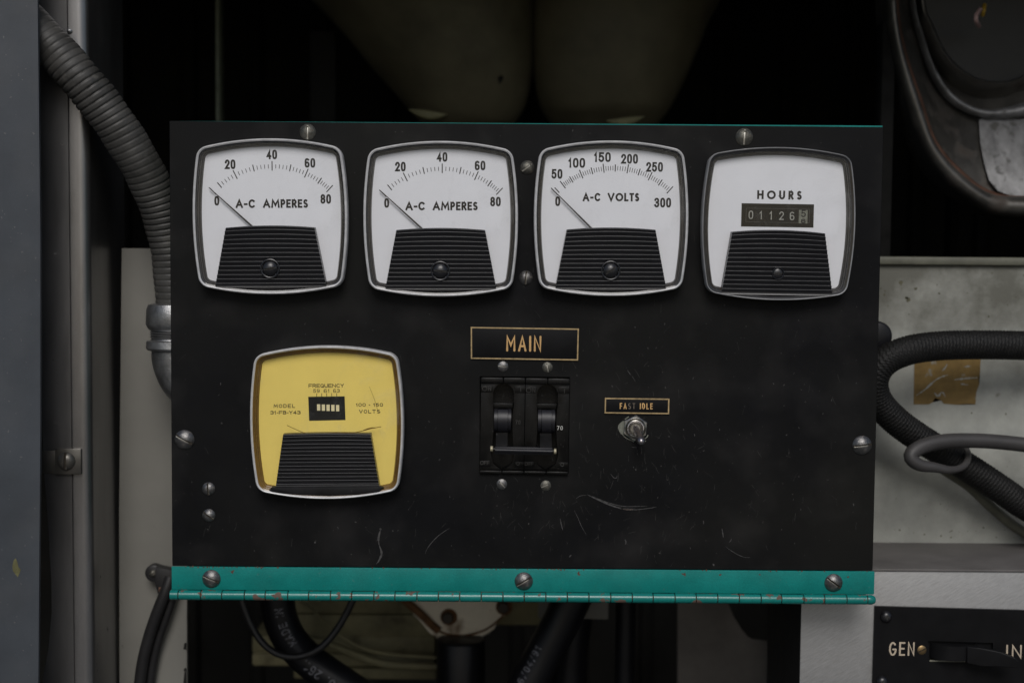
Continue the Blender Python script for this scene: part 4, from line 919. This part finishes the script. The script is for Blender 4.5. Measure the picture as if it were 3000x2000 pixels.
        d = MB(); text(d, '5', 206, 246, 66, 62, 9, DY - .00036, 'cond', 0, False, MS); text(d, '6', 206, 246, 12, 40, 9, DY - .00036, 'cond', 0, False, MS); d.build('lettering', M['ink'], dr, 0)
        cov = cover_mb(400, 480, -72, -598, -112, 38.2, 13, 22, low=-628); sc_, sr = (3, -424), 44
    elif kind == 'freq':
        mb = MB(); f = lambda a, b: ((a - 792.5) / 1.039 * MS, (795 - b) / 1.039 * MS)
        mb.poly([f(618, 563), f(948, 561), f(953, 777), f(623, 782)], DY - .0001, DY + .001); w_ = mb.build('reed_window', M['drum'], t, 20)
        for i, q in enumerate((697, 740, 783, 826, 869)):
            mb = MB(); s_ = i * 1.8; mb.poly([f(q, 632 + s_), f(q + 29, 632 + s_), f(q + 29, 689 + s_), f(q, 689 + s_)], DY - .0004, DY - .0002); mb.build('reed', M['cream'], w_, 0)
        cov = cover_mb(379, 448, -96, -540, -128, 31.5, 14, 8, low=-632); sc_ = None
        mb = MB(); g_ = lambda L_: [((a - 792.5) / 1.039 * MS, (795 - b) / 1.039 * MS) for a, b in L_]
        mb.ribbon(g_([(430, 815), (500, 848), (560, 875), (610, 893)]), 5 * MS, -.00955); mb.ribbon(g_([(610, 893), (660, 901), (700, 902), (760, 890), (860, 884), (1030, 887), (1110, 870), (1190, 848), (1282, 832)]), 6 * MS, -.0096)
        mb.ribbon(g_([(1120, 866), (1160, 850), (1200, 842), (1225, 842)]), 9 * MS, -.00965); mb.ribbon(g_([(1180, 470), (1215, 560), (1240, 640), (1255, 690)]), 2.4 * MS, -.0096)
        mb.build('lens_crack', M['amber'], t, 0)
        mb = MB(); mb.poly(g_([(290, 1372), (1258, 1372), (1300, 1385), (1255, 1425), (1050, 1446), (800, 1455), (560, 1446), (300, 1425), (262, 1400)]), -.0111, -.006, .0002); mb.build('lower_band', M['band'], t, 30)
    else:
        cov = cover_mb(); sc_, sr = (-3, -444), 70
    cv = cov.build('ribbed_cover', M['ribbed'], t, 55)
    if sc_:
        mb = MB(); r_ = sr * 1.2 * MS
        mb.lathe([(r_, .0012), (r_, -.0003), (r_ * .93, -.0005), (r_ * .84, -.0002), (r_ * .82, .0012)], (0, 0, 0), 'y', 40)
        s0 = mb.build('adjuster', M['ribbed'], cv, 40, loc=(sc_[0] * MS, -.0122, sc_[1] * MS))
        o_ = screw_mb(sr * MS * .93, sr * MS * .38, .10, .6).build('adjuster_screw', M['ribbed'], cv, 50, loc=(sc_[0] * MS, -.0119, sc_[1] * MS)); o_.rotation_euler.y = R({'amp': 78, 'volt': 55, 'hours': 90}[kind])
        if kind == 'hours': o_.scale = (1, .5, 1)
    return t
m1 = meter('white ammeter reading A-C AMPERES at the far left of the top row', 791.5, 635.5, -.65, 'amp')
m2 = m1.copy(); COL.objects.link(m2); c = at(1291.1, 642.6, -.010); m2.location = (c.x, 0, c.z); m2.rotation_euler = (0, R(-.45), 0)
m2['label'] = 'white ammeter reading A-C AMPERES, next to the voltmeter'
for ch in list(m1.children):
    d = ch.copy(); COL.objects.link(d); d.parent = m2
    for g in ch.children:
        e = g.copy(); COL.objects.link(e); e.parent = d
        if 'adjuster_screw' in e.name: e.rotation_euler.y = R(98)
meter('white voltmeter reading A-C VOLTS with scale up to 300', 1790.6, 641.5, -.35, 'volt')
meter('white hour meter marked HOURS with a black number counter', 2280.9, 657.0, .45, 'hours')
meter('yellow frequency meter with cracked lens and amber rim', 957.7, 1238.5, -.75, 'freq')

# ------------------------------------------------------------------ nameplates
def nameplate(name, label, crop, txt, tb, stroke, border, sty, gap, fades=None):
    f = lambda a, b: at(1340 + a / 2.903, 930 + b / 2.903, -.0012)
    q = [f(*p) for p in crop]; c = sum(q, Vector()) / 4; t = empty(name, (c.x, 0, c.z), label, 'nameplate', 'engraved nameplates')
    q = [(p.x - c.x, p.z - c.z) for p in q]
    mb = MB(); mb.poly(q, -.0012, 0, .00015); mb.build('plate', M['plate'], t, 30)
    k = ppm(0) / 2.903; ins = [(x * (1 - (border * .62 * k) / abs(x)), z * (1 - (border * .62 * k) / abs(z))) for x, z in q]
    mb = MB(); mb.ribbon(ins, border * k, -.00126, True); mb.build('border', M['gold_dull'], t, 0)
    a = f(tb[0], tb[3]); b = f(tb[1], tb[2]); s_ = strokes(txt, a.x - c.x, b.x - c.x, a.z - c.z, b.z - a.z, stroke * k, sty, gap)
    mb = MB(); md = MB()
    for p, cl in s_:
        _zc[0] = (_zc[0] + 1) % 12
        (md if fades and fades[0] < p[0][0] / (b.x - a.x) < fades[1] else mb).ribbon(p, stroke * k * (.7 if fades and fades[0] < p[0][0] / (b.x - a.x) < fades[1] else 1), -.00126 - 4e-6 * _zc[0], bool(cl), True)
    mb.build('lettering', M['gold'], t, 0)
    if md.v: md.build('faded_lettering', M['faded'], t, 0)
nameplate('nameplate', 'black nameplate engraved MAIN in gold above the breaker', [(112, 78), (1035, 92), (1028, 366), (113, 352)], 'MAIN', (415, 715, 155, 288), 17, 11, 'engr', .2)
nameplate('nameplate', 'small black nameplate engraved FAST IDLE above the toggle switch', [(1253, 680), (1805, 687), (1802, 822), (1250, 815)], 'FAST IDLE', (1380, 1662, 727, 777), 8.5, 11, 'engr', .26, (-.26, .0))

# ------------------------------------------------------------------ circuit breaker
brk = empty('circuit_breaker', (bc.x, 0, bc.z), 'black two-pole circuit breaker with tied handles under the MAIN plate', 'circuit breaker', None, R(.45))
def B(x, y_): return ((x - 682) * BS, (722 - y_) * BS)
def bbox(mb, xa, xb, ya, yb_, fy, by, bev=0.0):
    a, b = B(xa, yb_), B(xb, ya); return mb.box(a[0], b[0], fy, by, a[1], b[1], bev)
mb = MB(); bbox(mb, 116, 1250, 104, 1342, .0085, .03); mb.build('case_back', M['bakelite'], brk)
def cyl_arc(cx_, cy_, r_, a0, a1, n=12): return [(cx_ + r_ * math.cos(R(a0 + (a1 - a0) * i / n)), cy_ - r_ * math.sin(R(a0 + (a1 - a0) * i / n))) for i in range(n + 1)]
colx = [(117, 401), (404, 682), (685, 967), (970, 1249)]
for ci, (xa, xb) in enumerate(colx):
    cx_ = 408 if ci < 2 else 968; lf = ci % 2 == 0
    sg = -1 if lf else 1
    edge = [(cx_ - sg * (x - cx_) * -1 if False else cx_ + sg * abs(x - cx_), y_) for x, y_ in cyl_arc(cx_, 320, 134, 88, 190)] 
    edge += [(cx_ + sg * 136, 440), (cx_ + sg * 118, 600), (cx_ + sg * 122, 800), (cx_ + sg * 134, 960), (cx_ + sg * 158, 1090), (cx_ + sg * 128, 1215), (cx_ + sg * 60, 1265)]
    ox = xa if lf else xb; inx = (xb if lf else xa)
    pl_ = [(ox, 186), (inx, 186)] + [e for e in edge if (e[0] < inx if lf else e[0] > inx)] + [(inx - 8 * (1 if lf else -1), 1296), (ox, 1296)]
    mb = MB(); mb.poly([B(*p) for p in pl_], -.0012, .010, .0003)
    bbox(mb, xa, xb, 108, 183, -.0030, .010, .0007); bbox(mb, xa, xb, 1300, 1342, -.0030, .010, .0007)
    if lf: bbox(mb, xa + 1, cx_ - 142, 216, 300, -.0017, -.0005, .0002); bbox(mb, xa + 1, cx_ - 155, 1182, 1252, -.0017, -.0005, .0002)
    else: bbox(mb, cx_ + 142, xb - 1, 216, 302, -.0017, -.0005, .0002); bbox(mb, cx_ + 155, xb - 1, 1185, 1252, -.0017, -.0005, .0002)
    mb.build('case_half', M['bakelite'], brk, 30)
mb = MB()
for s_, xa, xb, ya, yb_ in (('ON', 134, 248, 225, 282), ('I', 612, 640, 228, 285), ('ON', 694, 812, 232, 295), ('I', 1172, 1196, 240, 298), ('OFF', 122, 235, 1178, 1232), ('O', 584, 628, 1180, 1235), ('OFF', 692, 800, 1185, 1235), ('O', 1150, 1196, 1188, 1240)):
    a, b = B(xa, yb_), B(xb, ya); text(mb, s_, a[0], b[0], a[1], b[1] - a[1], 6 * BS, -.00178, 'deco', .2)
mb.build('embossed_lettering', M['embossed'], brk, 0)
mb = MB(); a, b = B(1098, 770), B(1172, 718); text(mb, '70', a[0], b[0], a[1], b[1] - a[1], 7.5 * BS, -.00126, 'cond', .25); mb.build('rating_number', M['white_text'], brk, 0)
mb = MB(); a, b = B(565, 706), B(628, 654); text(mb, '70', a[0], b[0], a[1], b[1] - a[1], 6 * BS, -.00126, 'cond', .25); mb.build('rating_number', M['embossed'], brk, 0)
for cx_ in (403, 964):
    def half(mb, xa, xb, r_, yc, front, a0=-75, a1=75, n=18):
        rings = []
        for i in range(n + 1):
            a = R(a0 + (a1 - a0) * i / n); rings.append((yc - r_ * math.sin(a), front + r_ * BS * (1 - math.cos(a))))
        A = [(B(xa, q)[0], yy, B(xa, q)[1]) for q, yy in rings]; C_ = [(B(xb, q)[0], yy, B(xb, q)[1]) for q, yy in rings]
        o_ = len(mb.v); mb.loft([[(p[0], .008, p[2]) for p in A], A, C_, [(p[0], .008, p[2]) for p in C_]], closed=False)
    mb = MB(); half(mb, cx_ - 62, cx_ + 64, 185, 668, -.0052, -52, 55); h_ = mb.build('handle', M['handle'], brk, 40)
    mb = MB(); half(mb, cx_ - 110, cx_ - 66, 165, 668, -.0038); half(mb, cx_ + 68, cx_ + 106, 165, 668, -.0038); mb.build('handle_cheek', M['handle'], h_, 40)
    mb = MB(); sec = []
    for q, yy in ((812, -.003), (870, -.0065), (940, -.0105), (1010, -.0135), (1050, -.0135)):
        a, b = B(cx_ - 84, q), B(cx_ + 64, q); sec.append([(a[0], yy, a[1]), (b[0], yy, b[1]), (b[0], yy + .006, b[1]), (a[0], yy + .006, a[1])])
    mb.loft(sec, True, True); mb.build('handle_arm', M['bakelite'], h_, 30)
    mb = MB(); bbox(mb, cx_ - 134, cx_ + 126, 442, 512, .001, .009, .0003); mb.build('stop_block', M['bakelite'], brk)
tb = MB(); a, b = B(312, 1006), B(1034, 1012); tb.cyl((a[0], -.0150, a[1]), (b[0], -.0150, b[1]), 24 * BS, n=24)
bbox(tb, 306, 1040, 968, 1062, -.0138, -.0100, .0006); tie = tb.build('tie_bar', M['handle'], brk, 40)
for xa, xb, q in ((250, 284, 992), (1054, 1086, 1012)):
    mb = MB(); a, b = B(xa, q), B(xb, q); mb.cyl((a[0], -.0138, a[1]), (b[0], -.0138, b[1]), 36 * BS, n=20, bev=.0003); mb.build('pin_end', M['pin'], tie, 40)
mb = MB(); a, b = B(284, 995), B(1054, 1010); mb.cyl((a[0], -.0138, a[1]), (b[0], -.0138, b[1]), 15 * BS, n=16); mb.build('pin', M['dark_steel'], tie, 40)

# ------------------------------------------------------------------ toggle switch
ts = ppm(-.004) / 7.842; c = at(1760 + 800 / 7.842, 1140 + 900 / 7.842, -.003)
tg = empty('toggle_switch', (c.x, 0, c.z), 'small metal toggle switch with hex nut under the FAST IDLE plate', 'toggle switch')
mb = MB(); rot = R(4)
def hexring(r_, y): return [(r_ * ts * math.sin(R(60 * k) + rot), y, r_ * ts * math.cos(R(60 * k) + rot)) for k in range(6)]
def cring(r_, y, n=6): return hexring(r_, y)
mb.loft([hexring(302, 0), hexring(302, -.0018), hexring(285, -.0022), hexring(225, -.0022), hexring(225, 0)]); mb.build('hex_nut', M['nickel'], tg, 25)
mb = MB(); mb.lathe([(248 * ts, -.0005), (248 * ts, -.0026), (238 * ts, -.0028), (228 * ts, -.0024), (222 * ts, -.0030), (212 * ts, -.0034), (205 * ts, -.0031), (198 * ts, -.0040), (186 * ts, -.0042), (172 * ts, -.0039), (160 * ts, -.0020), (120 * ts, -.0010), (110 * ts, -.0015)], (0, 0, 0), 'y', 48); mb.build('bushing', M['nickel'], tg, 30)
tip = Vector((92 * ts, -.0150, -245 * ts)); b0 = Vector((6 * ts, -.0005, 18 * ts))
d = (tip - b0); mb = MB(); rings = []; u = d.normalized(); e1 = u.cross(Vector((1, 0, 0))).normalized(); e2 = u.cross(e1)
prof = [(.0, 66), (.10, 70), (.22, 74), (.45, 82), (.62, 90), (.76, 98), (.86, 102), (.93, 99)]
prof += [(.93 + .22 * math.sin(R(q)) , 99 * math.cos(R(q))) for q in (20, 40, 55, 68, 80, 88)]
for f_, r_ in prof: rings.append([b0 + d * f_ + (e1 * math.cos(2 * math.pi * k / 32) + e2 * math.sin(2 * math.pi * k / 32)) * r_ * ts for k in range(32)])
mb.loft(rings, True, True); mb.build('lever', M['lever'], tg, 60)
mb = MB(); chip = [(-290, 165), (-235, 168), (-230, -60), (-255, -125), (-300, -160), (-330, -145), (-365, -80), (-405, -5), (-385, 60), (-350, 120)]
mb.poly([(a * ts + random.uniform(-8, 8) * ts, b * ts + random.uniform(-8, 8) * ts) for a, b in chip], -.00006, .001)
for L_ in ([(-290, -150), (-240, -210), (-180, -250), (-90, -285), (-20, -320)], [(300, -160), (285, -200), (240, -240), (205, -262)], [(255, -292), (215, -325), (178, -350)], [(-240, 200), (-190, 238), (-150, 262)]):
    mb.ribbon([(a * ts, b * ts) for a, b in L_], 22 * ts, -.00005)
mb.build('chipped_paint', M['chip'], tg, 0)
